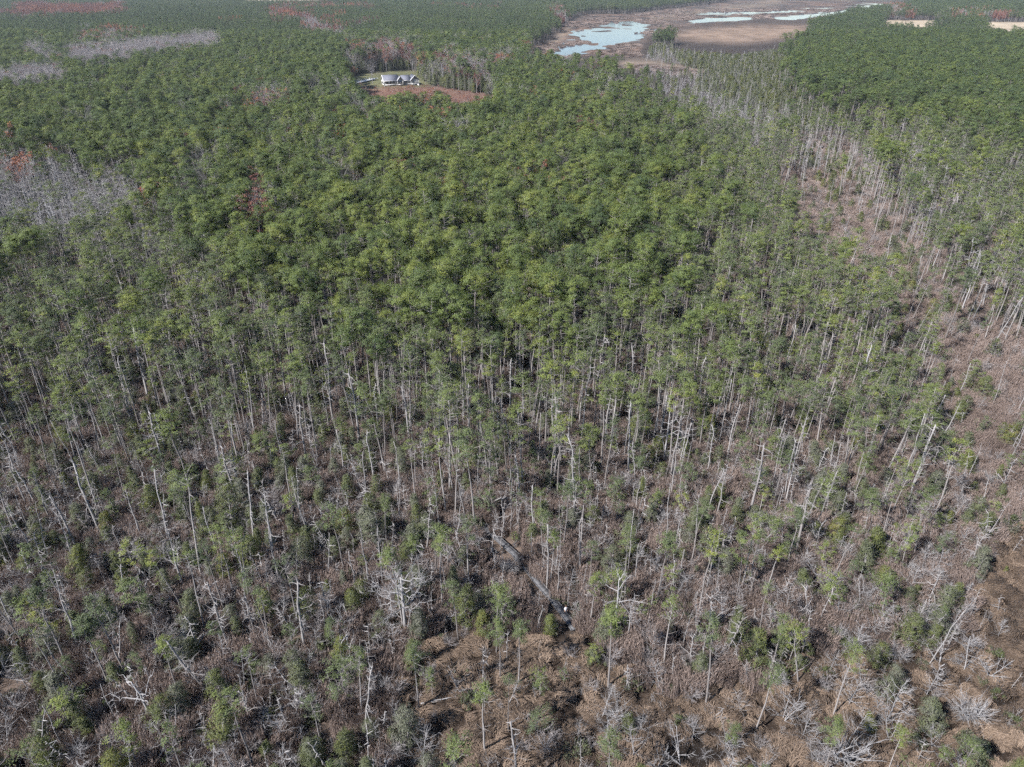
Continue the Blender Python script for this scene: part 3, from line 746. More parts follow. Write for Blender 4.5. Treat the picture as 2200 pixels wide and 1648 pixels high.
# ------------------------------------------------------------------ trees: hand-placed ones first (kind, foot of the trunk in the photo, top of the tree in the photo)
PLACED = [
    # dead trunks, lower-left
    ('snag', 70, 1150, 8, 1018), ('snag', 76, 1108, 45, 1030), ('snag', 172, 1190, 110, 1062), ('snag', 442, 1310, 403, 1160), ('snag', 492, 1396, 447, 1246), ('snag', 265, 1404, 212, 1268),
    ('snag', 532, 1276, 501, 1130), ('snag', 548, 1172, 518, 1010), ('snag', 466, 1192, 440, 1090), ('snag', 396, 1272, 347, 1112), ('snag', 228, 1252, 205, 1198), ('snag', 270, 1300, 255, 1212),
    ('snag', 590, 1205, 570, 1058), ('snag', 637, 1250, 640, 1150), ('snag', 655, 1400, 632, 1250), ('snag', 530, 1545, 515, 1450), ('snag', 140, 1612, 92, 1515), ('snag', 255, 1560, 205, 1478),
    ('snag', 793, 1260, 777, 1132), ('snag', 842, 1206, 843, 1122), ('snag', 765, 1282, 755, 1182), ('snag', 819, 1222, 811, 1136), ('snag', 902, 1344, 898, 1228), ('snag', 700, 1360, 690, 1270),
    ('snag', 612, 1015, 590, 902), ('snag', 660, 1000, 638, 868), ('snag', 490, 975, 446, 870), ('snag', 510, 985, 490, 880), ('snag', 775, 960, 755, 800), ('snag', 880, 950, 868, 830), ('snag', 815, 935, 800, 830),
    ('snag', 690, 720, 672, 640), ('snag', 1075, 985, 1062, 850), ('snag', 1190, 960, 1185, 790), ('snag', 1430, 1000, 1422, 895), ('snag', 1318, 1358, 1337, 1243), ('snag', 1395, 1321, 1412, 1240), ('snag', 1465, 1400, 1478, 1330),
    ('snag', 1492, 1383, 1500, 1330), ('snag', 1152, 1360, 1166, 1300), ('snag', 1175, 1268, 1181, 1128), ('snag', 1197, 1285, 1207, 1190), ('snag', 1550, 1150, 1562, 1090), ('snag', 1660, 985, 1690, 900), ('snag', 1780, 1020, 1795, 930),
    ('snag', 1880, 1115, 1912, 1025), ('snag', 1860, 830, 1880, 700), ('snag', 1900, 560, 1920, 470), ('snag', 2033, 1398, 2054, 1343), ('snag', 1450, 1180, 1456, 1110), ('snag', 1290, 1150, 1298, 1085), ('snag', 1075, 1180, 1085, 1100),
    # living pines
    ('thin', 435, 1248, 388, 1020), ('thin', 400, 1328, 335, 1172), ('thin', 110, 1362, 60, 1265), ('thin', 958, 1112, 950, 930), ('thin', 978, 1116, 985, 950), ('thin', 1058, 905, 1058, 722), ('thin', 1125, 880, 1120, 712),
    ('thin', 1715, 1470, 1702, 1338), ('small', 1905, 1292, 1906, 1232), ('small', 930, 1500, 926, 1440), ('small', 1078, 1355, 1080, 1275), ('thin', 640, 1340, 610, 1190), ('thin', 1000, 895, 990, 700), ('thin', 1170, 820, 1168, 650),
    ('thin', 1440, 880, 1448, 700), ('small', 1283, 1432, 1280, 1385), ('thin', 1180, 1265, 1195, 1140), ('thin', 1690, 1215, 1720, 1095), ('thin', 1860, 1010, 1890, 880), ('small', 2122, 1125, 2125, 1100), ('small', 1440, 1270, 1445, 1215), ('thin', 385, 1500, 345, 1375),
    ('thin', 690, 1600, 668, 1490), ('thin', 745, 1560, 720, 1470), ('thin', 535, 1300, 520, 1140), ('small', 1210, 1470, 1212, 1435), ('small', 1155, 1590, 1152, 1530), ('small', 1160, 1500, 1162, 1450),
    # cedars
    ('cedar', 890, 1442, 884, 1374), ('cedar', 500, 1134, 488, 1040), ('cedar', 322, 1112, 318, 1040), ('cedar', 108, 1420, 100, 1345), ('cedar', 418, 1345, 405, 1268), ('cedar', 540, 1225, 535, 1150), ('cedar', 175, 1245, 165, 1170),
    ('cedar', 1000, 1342, 1000, 1262), ('cedar', 898, 1122, 888, 1062), ('cedar', 1105, 930, 1100, 872), ('cedar', 340, 1562, 345, 1492), ('cedar', 480, 1602, 480, 1505), ('cedar', 1622, 1436, 1632, 1352), ('cedar', 1530, 1358, 1530, 1314),
    ('cedar', 1352, 1572, 1350, 1534), ('cedar', 1872, 1578, 1864, 1528), ('cedar', 2005, 1572, 2000, 1498), ('cedar', 1925, 1482, 1926, 1426), ('cedar', 2020, 1372, 2010, 1314), ('cedar', 2100, 1646, 2106, 1588), ('cedar', 1730, 1276, 1726, 1222),
    ('cedar', 1822, 1276, 1826, 1246), ('cedar', 780, 1450, 770, 1390), ('cedar', 820, 1360, 815, 1312), ('cedar', 660, 1330, 655, 1262), ('cedar', 865, 1030, 860, 960), ('cedar', 735, 1430, 730, 1370), ('cedar', 1410, 1100, 1412, 1055), ('cedar', 1755, 1010, 1750, 945),
    ('cedar', 1860, 1230, 1862, 1160), ('cedar', 800, 1180, 795, 1100), ('cedar', 570, 1330, 565, 1270), ('cedar', 1280, 1430, 1275, 1390), ('cedar', 1475, 1000, 1470, 940), ('cedar', 90, 1600, 85, 1540),
    # silver dead shrubs and small dead cedars
    ('dshrub', 1042, 1524, 1042, 1460), ('dshrub', 1240, 1588, 1240, 1543), ('dshrub', 1418, 1486, 1402, 1424), ('dshrub', 1410, 1652, 1404, 1598), ('dshrub', 1440, 1576, 1446, 1544), ('dshrub', 1335, 1556, 1341, 1500), ('dshrub', 1374, 1574, 1382, 1530),
    ('dshrub', 1900, 1560, 1929, 1466), ('dshrub', 2070, 1444, 2086, 1366), ('dshrub', 2145, 1366, 2156, 1334), ('dshrub', 1810, 1640, 1834, 1548), ('dshrub', 1820, 1520, 1856, 1456), ('dshrub', 1802, 1490, 1822, 1434), ('dshrub', 1838, 1398, 1860, 1340),
    ('dshrub', 1825, 1392, 1840, 1344), ('dshrub', 1882, 1530, 1889, 1486), ('dshrub', 1990, 1494, 2010, 1424), ('dshrub', 910, 1640, 902, 1548), ('dshrub', 845, 1558, 838, 1510), ('dshrub', 735, 1470, 740, 1425), ('dshrub', 525, 1470, 515, 1395),
    ('dshrub', 680, 1410, 675, 1355), ('dshrub', 420, 1660, 410, 1610), ('dshrub', 455, 1662, 460, 1600), ('dshrub', 1950, 1280, 1975, 1225), ('dshrub', 2010, 1270, 2030, 1215), ('dshrub', 1400, 1240, 1405, 1195), ('dshrub', 1260, 1115, 1265, 1070),
    ('dshrub', 1325, 1110, 1330, 1065), ('dshrub', 700, 1312, 705, 1255), ('dshrub', 1556, 1345, 1560, 1280), ('dshrub', 1590, 1340, 1600, 1290), ('dshrub', 2125, 1455, 2140, 1395),
    # hardwoods round the house
    ('bare', 801, 181, 796, 134, .4), ('bare', 914, 182, 915, 158, .5), ('bare', 762, 222, 757, 190, .6), ('bare', 775, 226, 778, 196, .5), ('autumn', 892, 222, 890, 206, .1), ('autumn', 1008, 224, 1006, 208, .08), ('autumn', 795, 222, 790, 206, .1),
    ('autumn', 826, 226, 822, 208, .1), ('autumn', 870, 226, 872, 210, .2), ('autumn', 1030, 228, 1034, 212, .1), ('autumn', 976, 226, 978, 210, .15), ('autumn', 752, 180, 744, 152, .5), ('bare', 1190, 66, 1188, 40, .4),
    ('ball', 2085, 1548, 2088, 1496), ('ball', 1932, 1420, 1934, 1384), ('ball', 1100, 1240, 1100, 1204),
]

recs = []     # kind, X, Y, height, rot z, tiltx, tilty, tint, variant
occ = []
for k, bx, by, tx, ty, *own in PLACED:
    X, Y = map(float, ground(bx, by)); H = float(height_for(Y, ty)); H = max(1.2, H)
    # lean so that the top stands where the photo has it
    p0, _ = project(X, Y, H); dpx = tx - float(p0)
    dist = Y * _C + (CAM_H - H) * _S
    lean = float(np.clip(math.atan2(dpx * dist / F_PX, H), -.3, .3))
    recs.append((k, X, Y, H, rng.random() * 6.28, 0.0, lean, own[0] if own else rng.random(), int(rng.integers(0, 64)))); occ.append((X, Y))
for px_, py_, k, tv, hh in ((940, 262, 'autumn', .55, 19), (928, 268, 'autumn', .6, 18), (950, 256, 'autumn', .5, 19), (728, 293, 'autumn', .72, 19), (866, 261, 'autumn', .62, 18), (820, 257, 'autumn', .7, 17), (552, 412, 'autumn', .18, 17), (556, 436, 'autumn', .12, 15),
                             (403, 307, 'autumn', .15, 18), (378, 272, 'autumn', .3, 18), (482, 250, 'autumn', .5, 17), (14, 302, 'autumn', .8, 19), (970, 286, 'bare', .6, 20), (413, 240, 'bare', .6, 20), (682, 268, 'bare', .5, 20), (640, 290, 'bare', .4, 18), (255, 95, 'autumn', .9, 18),
                             (85, 80, 'autumn', .95, 20), (250, 165, 'autumn', .4, 17), (180, 205, 'autumn', .45, 17), (700, 262, 'autumn', .35, 17), (1035, 232, 'autumn', .6, 16), (1110, 168, 'autumn', .25, 14), (1130, 176, 'autumn', .3, 14), (1150, 164, 'autumn', .12, 14), (1092, 160, 'autumn', .1, 15), (962, 136, 'autumn', .3, 17),
                             (985, 142, 'bare', .6, 19), (1030, 140, 'bare', .6, 19), (1055, 146, 'autumn', .25, 17), (1040, 150, 'bare', .6, 18), (1012, 156, 'autumn', .06, 15), (752, 156, 'autumn', .5, 14), (728, 134, 'autumn', .12, 17), (800, 120, 'autumn', .3, 16), (905, 122, 'bare', .6, 18)):
    X, Y = map(float, ground(px_, py_, hh * .78))
    recs.append((k, X, Y, float(hh), rng.random() * 6.28, 0.0, 0.0, tv, int(rng.integers(0, 64)))); occ.append((X, Y))
recs_placed = len(recs)

s = 2.8
cxs, cys = np.meshgrid(np.arange(-720, 721, s), np.arange(30, 900, s))
X = (cxs + (rng.random(cxs.shape) - .5) * s * .95).ravel(); Y = (cys + (rng.random(cxs.shape) - .5) * s * .95).ravel()
keep = np.abs(X) < Y * .80 + 34
X, Y = X[keep], Y[keep]
occ_a = np.array(occ)
near = Y < 170
dmin = np.full(len(X), 99.0)
for ox, oy in occ_a: dmin = np.minimum(dmin, np.hypot(X - ox, Y - oy))
bx_, by_ = project(X, Y, 0.0)                    # foot in the photo
tx_, ty_ = project(X, Y, 14.0)                   # crown of a tall tree in the photo
op = np.maximum(OPEN.at(bx_, by_, .3), WALKCLEAR.at(bx_, by_, 0))
for zz in (1.5, 3.0, 4.5):
    op = np.maximum(op, .8 * WALKCLEAR.at(*project(X, Y, zz), 0))
for zz in (7.0, 9.0, 11.0, 13.0, 15.0):
    op = np.maximum(op, .8 * WALKCLEAR.at(*project(X, Y, zz), 0) * (rng.random(len(X)) < .6))
OPENV = Map(0.0).put(HOUSE_FIELD, 1, 1).put([(1128, 112), (1190, 80), (1212, 50), (1265, 30), (1330, 33), (1460, 18), (1560, 6), (1980, -30), (1975, -2), (1840, 18), (1740, 40), (1520, 48), (1405, 70), (1370, 100), (1330, 118), (1260, 126), (1190, 122)], 1, 1).put(TANFIELD, 1, 1)
for zz in (6.0, 11.0, 16.0):                       # nothing tall grows where the photo shows the open ground behind
    op = np.maximum(op, OPENV.at(*project(X, Y, zz), .12) * (Y > 350))
free = (dmin > 1.7) & (op < .4)
P_ = {}
P_['dense'] = m_dense.at(tx_, ty_, 1.0)
P_['thin'] = m_thin.at(tx_, ty_, 1.0)
m_gap = Map(0).put(REED_STRIP, 1, 4).put(REED_GAP, 1, 3)
gapv = np.maximum(m_gap.at(bx_, by_, .6), m_gap.at(*project(X, Y, 7.0), .6))
P_['thin'] = P_['thin'] * (1 - .88 * np.clip(gapv, 0, 1))
clump = np.clip((fbm(X / 20, Y / 20, 97) - .54) * 7, 0, 1)
P_['dense'] = P_['dense'] * (1 - .35 * np.clip((fbm(X / 26, Y / 26, 98) - .55) * 8, 0, 1)) + .28 * P_['thin'] * clump * (ty_ < 760)
P_['thin'] = P_['thin'] * (1 - .35 * clump * (ty_ < 760)) + .10 * (P_['dense'] > .3)
P_['ghost'] = m_grey.at(tx_, ty_, 1.0) * .95
ba = m_bare.at(tx_, ty_, .6); rd = m_red.at(tx_, ty_, .3)
P_['bare'] = ba * (1 - rd) * .85; P_['autumn'] = ba * rd * .85
P_['snag'] = m_snag.at(bx_, by_, 1.0) * (1 - .75 * np.clip(P_['dense'], 0, 1))
lowk = 1 - .9 * np.clip(P_['dense'] * 1.3, 0, 1)
cl_ = Map(0).put([(725, 125), (905, 125), (1090, 180), (1090, 218), (725, 200)], 1, 2).at(bx_, by_, 0)
lowk = np.maximum(lowk, cl_)
P_['cedar'] = m_cedar.at(bx_, by_, 1.2, seed=8) * lowk
P_['dshrub'] = m_dshrub.at(bx_, by_, 1.2, seed=9) * lowk
P_['small'] = (m_thin.at(bx_, by_, 1.0) * .10 + .035 * (by_ > 800)) * lowk * (1 - GRASS.at(bx_, by_, 1) * .8)
pn = ['bare', 'autumn', 'ghost', 'snag', 'cedar', 'dshrub', 'small', 'thin', 'dense']
u = rng.random(len(X)); acc = np.zeros(len(X)); kind = np.full(len(X), -1)
for i, k in enumerate(pn):
    pr = np.clip(P_[k], 0, 1)
    sel = (kind < 0) & (u < acc + pr) & free
    kind[sel] = i; acc = acc + pr
tn = fbm(X / 45, Y / 45, 60)
for i, k in enumerate(pn):
    for j in np.nonzero(kind == i)[0]:
        h = {'dense': 18.5, 'thin': 16.0, 'small': 6.5, 'snag': 11.0, 'dshrub': 4.2, 'cedar': 5.0, 'bare': 17.5, 'autumn': 15.5, 'ghost': 14.5}[k]
        h *= .78 + .44 * rng.random()
        if k == 'snag': h *= .55 + .75 * rng.random() * (1.0 if by_[j] < 1250 else .75)
        if k in ('snag', 'cedar') and by_[j] < 290 and bx_[j] > 1250: h *= .75 if k == 'snag' else 1.45
        if k == 'cedar' and cl_[j] > .5: h *= 1.7
        if k == 'thin' and by_[j] > 1150: h *= .75
        if k == 'thin' and bx_[j] > 1600 and by_[j] > 800: h *= .8
        tl = {'snag': .07, 'dshrub': .16, 'thin': .035, 'small': .06, 'dense': .02, 'ghost': .05}.get(k, .03)
        tint = np.clip(.26 + .5 * tn[j] + .30 * rng.normal(), 0, 1)
        if k == 'dense':
            # distant cloud shade put into the tint: far and right-hand woods darker green
            dk = float(np.clip((300 - ty_[j]) / 300, 0, 1)) * .30 + (.16 if tx_[j] > 1690 and ty_[j] < 330 else 0)
            tint = np.clip(tint - dk + .06, 0, 1)
        if k == 'autumn': tint = np.clip(rng.random() ** 1.2 * .85, 0, 1)
        recs.append((k, float(X[j]), float(Y[j]), float(h), rng.random() * 6.28, rng.normal() * tl, rng.normal() * tl, float(tint), int(rng.integers(0, 64))))

# a second, closer sowing of small plants near the camera
xx, yy = np.meshgrid(np.arange(-150, 150, 2.1), np.arange(32, 150, 2.1))
xx = (xx + (rng.random(xx.shape) - .5) * 2).ravel(); yy = (yy + (rng.random(yy.shape) - .5) * 2).ravel()
k_ = np.abs(xx) < yy * .8 + 28; xx, yy = xx[k_], yy[k_]
bx2, by2 = project(xx, yy, 0.0)
blk = np.zeros(len(xx))
for zz in (0, 1.2, 2.5, 4.0): blk = np.maximum(blk, WALKCLEAR.at(*project(xx, yy, zz), 0))
inner = 1 - np.clip(m_dense.at(*project(xx, yy, 14.0)) * 1.6, 0, 1)
gr_ = GRASS.at(bx2, by2, 1)
dens = .55 + .9 * fbm(xx / 12, yy / 12, 91)
q_ = [('dshrub', m_dshrub.at(bx2, by2, 1.2, seed=9) * .62 * dens), ('stem', (.38 - .29 * gr_ - .32 * Map(0).put(REED_STRIP, 1, 4).at(bx2, by2, 1)) * inner * dens), ('cedar', m_cedar.at(bx2, by2, 1.2, seed=8) * .55 * inner * dens), ('small', (.05 - .035 * gr_) * inner * dens)]
uu = rng.random(len(xx)); ac = np.zeros(len(xx)); done = blk > .3
for k, pr in q_:
    sel = (~done) & (uu < ac + pr); done |= sel; ac = ac + pr
    for j in np.nonzero(sel)[0]:
        h = {'dshrub': 1.6 + 2.2 * rng.random(), 'stem': 2.5 + 5 * rng.random() ** 1.3, 'cedar': 1.6 + 3.2 * rng.random() ** 1.5, 'small': 2 + 4 * rng.random()}[k]
        if gr_[j] > .6: h *= .75
        tl = .12 if k in ('dshrub', 'stem') else .05
        recs.append((k, float(xx[j]), float(yy[j]), float(h), rng.random() * 6.28, rng.normal() * tl, rng.normal() * tl, float(np.clip(rng.random() ** 1.2, 0, 1)), int(rng.integers(0, 64))))

# ------------------------------------------------------------------ which stand as single things (the 300 of each kind that show largest)
NAMES = {'dense': ('pine_tree', 'pine'), 'thin': ('pine_tree', 'pine'), 'small': ('pine_tree', 'pine'), 'snag': ('dead_tree', 'dead tree'), 'ghost': ('grey_bare_tree', 'bare tree'),
         'stem': ('dead_sapling', 'dead sapling'), 'dshrub': ('dead_shrub', 'dead shrub'), 'ball': ('dead_shrub', 'dead shrub'), 'cedar': ('cedar_tree', 'cedar'), 'bare': ('leafless_tree', 'bare tree'), 'autumn': ('autumn_tree', 'autumn tree')}
GROUPS = {'pine_tree': 'pines standing nearest the drone', 'dead_tree': 'dead trunks standing in the reeds', 'dead_shrub': 'silver dead shrubs', 'dead_sapling': 'thin dead saplings in the reeds', 'cedar_tree': 'cedars among the reeds',
          'grey_bare_tree': 'grey leafless stand', 'leafless_tree': 'leafless hardwoods', 'autumn_tree': 'autumn coloured hardwoods'}
LIMIT = {'pine_tree': 300, 'dead_tree': 290, 'dead_shrub': 280, 'dead_sapling': 260, 'cedar_tree': 260, 'grey_bare_tree': 60, 'leafless_tree': 30, 'autumn_tree': 30}
RX = np.array([r[1] for r in recs]); RY = np.array([r[2] for r in recs]); RH = np.array([r[3] for r in recs])
cpx, cpy = project(RX, RY, RH * .6)
dist = np.sqrt(RX ** 2 + RY ** 2 + (CAM_H - RH * .5) ** 2)
inframe = (cpx > 6) & (cpx < 2194) & (cpy > 4) & (cpy < 1640)
size = RH / dist * inframe
size[:recs_placed] += 10
byname = {}
for i, r in enumerate(recs): byname.setdefault(NAMES[r[0]][0], []).append(i)
single = np.zeros(len(recs), bool)
for nm, ids in byname.items():
    ids = sorted(ids, key=lambda i: -size[i])
    for i in ids[:LIMIT[nm]]:
        if size[i] * 710 > (9 if nm != 'pine_tree' else 20): single[i] = True

LANDMARKS = [("the spreading dead tree", 865, 1290), ("the round olive cedar by the marsh grass", 885, 1410), ("the walker on the boardwalk", 1218, 1325), ("the far end of the boardwalk", 1035, 1125),
             ("the forked white snag", 935, 750), ("the twisted white snag", 305, 1500), ("the bleached fallen log", 1660, 1466), ("the large ball of pale twigs", 2086, 1515), ("the open marsh grass", 1130, 1560),
             ("the pinkish reed strip", 2080, 880), ("the grey leafless stand", 110, 430), ("the lower corner of dark creek mud", 1520, 1600), ("the photo's bottom left corner", 40, 1620), ("the photo's left edge halfway down", 20, 900),
             ("the photo's centre", 1100, 824), ("the photo's bottom edge under the cedars", 640, 1620), ("the dead trunk clump left of centre", 560, 1090), ("the photo's right edge low down", 2180, 1280), ("the trees beside the reed strip", 1820, 1000),
             ("the middle of the right half", 1620, 880), ("the middle of the left half", 520, 760), ("the reed field right of the boardwalk", 1450, 1220), ("the white house", 850, 165), ("the open water", 1300, 80),
             ("the gap in the trees at upper right", 1780, 420), ("the photo's right edge halfway down", 2180, 620), ("the front row of the dense pines", 1250, 640), ("the dense pines' left end", 700, 620), ("the cedars at lower left", 420, 1300)]
_o = "first second third fourth fifth sixth seventh eighth ninth tenth eleventh twelfth thirteenth fourteenth fifteenth sixteenth seventeenth eighteenth nineteenth".split()
ORD = ["nearest"] + [w + " nearest" for w in _o[1:]]
for t1, t2 in (("twentieth", "twenty"), ("thirtieth", "thirty"), ("fortieth", "forty"), ("fiftieth", "fifty")):
    ORD += [t1 + " nearest"] + [t2 + "-" + w + " nearest" for w in _o[:9]]
def look(r):
    k, H, tint = r[0], r[3], r[7]
    if k == 'dense': return "tall full-crowned pine" if H > 18 else "full-crowned green pine"
    if k == 'thin': return ("tall thin-crowned pine" if H > 15 else "sparse pale green pine") if tint < .55 else ("tall yellow-green pine" if H > 15 else "sparse yellow-green pine")
    if k == 'small': return "small young pine"
    if k == 'snag': return "tall bare dead trunk" if H > 11 else ("bleached dead trunk" if H > 6.5 else "short dead stump")
    if k == 'stem': return "thin dead sapling" if H < 5 else "slender dead pole"
    if k == 'dshrub': return "silver leafless dead shrub" if H > 3.8 else "low silver dead shrub"
    if k == 'ball': return "round ball of pale dead twigs"
    if k == 'cedar': return "dark olive bushy cedar" if tint > .45 else "grey-green fading cedar"
    if k == 'ghost': return "slender grey leafless tree"
    if k == 'bare': return "pale leafless hardwood"
    return ("red-leaved tree" if tint < .45 else "orange-leaved tree")

cells = {}
for i in np.nonzero(single)[0]:
    best = min(range(len(LANDMARKS)), key=lambda q: math.hypot(cpx[i] - LANDMARKS[q][1], (cpy[i] - LANDMARKS[q][2]) * 1.2))
    dx = cpx[i] - LANDMARKS[best][1]; dy = cpy[i] - LANDMARKS[best][2]
    side = ("right of" if dx > 0 else "left of") if abs(dx) > abs(dy) else ("below" if dy > 0 else "above")
    cells.setdefault((look(recs[i]), best, side), []).append((math.hypot(dx, dy), i))
LABEL = {}
for (lk, b, side), lst in cells.items():
    lst.sort()
    for n_, (_, i) in enumerate(lst):
        o_ = "" if len(lst) == 1 else (", " + ORD[min(n_, len(ORD) - 1)])
        LABEL[i] = f"{lk}{o_} {side} {LANDMARKS[b][0]}" if o_ else f"{lk} {side} {LANDMARKS[b][0]}"

def tree_rot(r):
    return (r[5], r[6], r[4])
def world_matrix(r):
    # lean in the world, spin about the trunk first
    return Matrix.Translation((r[1], r[2], -.06)) @ Matrix.Rotation(r[6], 4, 'Y') @ Matrix.Rotation(r[5], 4, 'X') @ Matrix.Rotation(r[4], 4, 'Z')
for i in np.nonzero(single)[0]:
    r = recs[i]; kd = K[r[0]]; v = r[8] % len(kd.whole)
    nm, cat = NAMES[r[0]]
    e = link(nm, None); e.empty_display_size = .3
    sc = r[3] / kd.H[v]
    sw = sc if r[0] not in ('cedar', 'snag') else sc ** .8
    if r[0] in ('cedar',) and i < recs_placed: sw = sc * (.9 if r[8] % 2 else 1.05)
    mw = world_matrix(r) @ Matrix.Diagonal((sw, sw, sc, 1))
    e.location, q, sv = mw.decompose(); e.rotation_euler = q.to_euler(); e.scale = sv
    describe(e, LABEL[i], cat, GROUPS[nm])
    link("trunk", kd.wood[v], e, tint=.15 + .8 * rng.random() ** 1.3)
    if r[0] in ('snag', 'stem', 'dshrub', 'ball', 'ghost'):
        link("bare_crown", kd.crown[v], e, tint=.15 + .8 * rng.random())
    else:
        link("crown", kd.crown[v], e, tint=r[7])

# ------------------------------------------------------------------ the rest of each kind as one mass
def mass(name, label, cat, kinds, extra=None):
    protos, offs, mats = [], {}, []
    for k in kinds:
        offs[k] = len(protos); protos += K[k].whole
        mats += [x for x in K[k].mats if x not in mats]
    ids = [i for i, r in enumerate(recs) if r[0] in kinds and not single[i]]
    if not ids: return
    A = [recs[i] for i in ids]
    vi = np.array([offs[r[0]] + r[8] % len(K[r[0]].whole) for r in A])
    sc = np.array([r[3] / K[r[0]].H[r[8] % len(K[r[0]].whole)] for r in A])
    wv = .82 + .42 * rng.random(len(A))
    rot = []
    for r in A: rot.append(world_matrix(r).to_euler()[:])
    scatter(name, label, cat, protos, np.array([r[1] for r in A]), np.array([r[2] for r in A]), np.full(len(A), -.06), np.array(rot), np.stack([sc * wv, sc * wv, sc], 1), np.array([r[7] for r in A]), vi, mats)

mass("pine_forest", "dense green pine forest filling the land behind the dead trees", "forest", ['dense', 'thin', 'small'])
mass("dead_sapling_mass", "thin dead poles scattered through the reeds", "dead saplings", ['stem'])
mass("dead_tree_mass", "grey dead trunks scattered through the farther woods", "dead trees", ['snag'])
mass("grey_stand", "grey leafless trees massed at the forest's left edge", "bare trees", ['ghost'])
mass("cedar_scrub", "dark cedar scrub spread through the farther marsh edge", "cedar scrub", ['cedar'])
mass("dead_brush", "silver dead brush spread through the farther reeds", "brush", ['dshrub', 'ball'])
mass("hardwood_strip", "leafless and red hardwoods in strips through the far pines", "hardwoods", ['bare', 'autumn'])

# ------------------------------------------------------------------ the woods beyond 900 m: whole patches of small trees
def far_patch(seed, kind, n=19, size=21.0):
    r = np.random.default_rng(seed); a = MB()
    for j in range(n):
        gx = (j % 5 + .5 + r.normal() * .3) / 5 - .5; gy = (j // 5 + .5 + r.normal() * .3) / 5 - .5
        H = (12.5 + 8.5 * r.random()) * (1.0 if kind == 'pine' else 1.18)
        b = MB()
        if kind == 'pine':
            w, c = make_pine(int(r.integers(1e6)), H=H, cb=.45, R=2.7, nb=14, per=1, npuff=11, L=.75, W=.5, puffR=.85, r0=.2)
            tv = r.random()
            for q in c.v: q[:] = np.clip(q * .35 + tv * .65, 0, 1)
            b.merge(w); b.merge(c, {0: 1})
        else:
            P = np.array([(0, 0, 0), (0, 0, H * .5), (0, 0, H * .8)]); tube(b, P, [.16, .12, .06], 4, 0)
            nn = 90; q = unit(r.normal(size=(nn, 3))) * np.array([2.6, 2.6, H * .35]); q[:, 2] += H * .62
            blades(b, q * np.array([.5, .5, .8]), unit(q * np.array([1, 1, .3]) + np.array([0, 0, 3.0])) * 2.2, np.full(nn, .11 if kind == 'bare' else .5), 1, r.random(nn), r)
        for V, F, m_, v_ in b.parts():
            a.V.append(V + np.array([gx * size, gy * size, 0])); a.F.append(F + a.n); a.m.append(m_); a.v.append(v_); a.n += len(V)
    return a
fp = [far_patch(900 + i, 'pine').mesh("pine_patch", [M['bark'], M['needles']]) for i in range(7)]
fb = [far_patch(910 + i, 'bare').mesh("bare_patch", [M['silver'], M['twig']]) for i in range(2)] + [far_patch(915 + i, 'red').mesh("red_patch", [M['silver'], M['autumn']]) for i in range(2)]
c2 = 19.0
X2, Y2 = np.meshgrid(np.arange(-2600, 2601, c2), np.arange(905, 3300, c2))
X2 = (X2 + (rng.random(X2.shape) - .5) * 5).ravel(); Y2 = (Y2 + (rng.random(Y2.shape) - .5) * 5).ravel()
k_ = np.abs(X2) < Y2 * .80 + 60; X2, Y2 = X2[k_], Y2[k_]
b2x, b2y = project(X2, Y2, 0.0); t2x, t2y = project(X2, Y2, 14.0)
inmap = (t2y > -40)
o2 = OPEN.at(b2x, np.maximum(b2y, 0), .3)
for zz in (7.0, 15.0):
    q1, q2 = project(X2, Y2, zz); o2 = np.maximum(o2, OPEN.at(q1, np.maximum(q2, 0), .1))
offf = np.clip((fbm(X2 / 500, Y2 / 500, 50) - .60) * 12, 0, 1) * (np.hypot(X2, Y2) > 2900)
ok = (o2 < .35) & (offf < .5) & (rng.random(len(X2)) < .96)
br = m_bare.at(t2x, np.maximum(t2y, 2), .4) > (.28 + .4 * rng.random(len(X2)))
rr = m_red.at(t2x, np.maximum(t2y, 2), .2) > rng.random(len(X2))
rot2 = np.stack([np.zeros(len(X2)), np.zeros(len(X2)), rng.integers(0, 4, len(X2)) * math.pi / 2 + rng.normal(size=len(X2)) * .1], 1)
z2 = .85 + .3 * rng.random(len(X2)); s2 = np.stack([np.ones(len(X2)), np.ones(len(X2)), z2], 1)
tn2 = np.clip(-.18 + .6 * fbm(X2 / 70, Y2 / 120, 61) + .14 * rng.normal(size=len(X2)), 0, 1)
q_ = ok & ~br
scatter("distant_pine_forest", "far pine forest reaching to the top of the photo", "forest", fp, X2[q_], Y2[q_], np.full(q_.sum(), -.1), rot2[q_], s2[q_], tn2[q_], rng.integers(0, 7, q_.sum()), [M['bark'], M['needles']])
q_ = ok & br
scatter("distant_hardwoods", "grey and red leafless hardwoods far off among the pines", "hardwoods", fb, X2[q_], Y2[q_], np.full(q_.sum(), -.1), rot2[q_], s2[q_], rng.random(q_.sum()) * .7, np.where(rr[q_], 2, 0) + rng.integers(0, 2, q_.sum()), [M['silver'], M['twig'], M['autumn']])

# ------------------------------------------------------------------ reeds, marsh hay, undergrowth
def field(step, x0, x1, y0, y1, wedge=.80, pad=16):
    a, b = np.meshgrid(np.arange(x0, x1, step), np.arange(y0, y1, step))
    a = (a + (rng.random(a.shape) - .5) * step).ravel(); b = (b + (rng.random(b.shape) - .5) * step).ravel()
    k = np.abs(a) < b * wedge + pad
    return a[k], b[k]
def zrot(n): return np.stack([rng.normal(size=n) * .05, rng.normal(size=n) * .05, rng.random(n) * 6.28], 1)

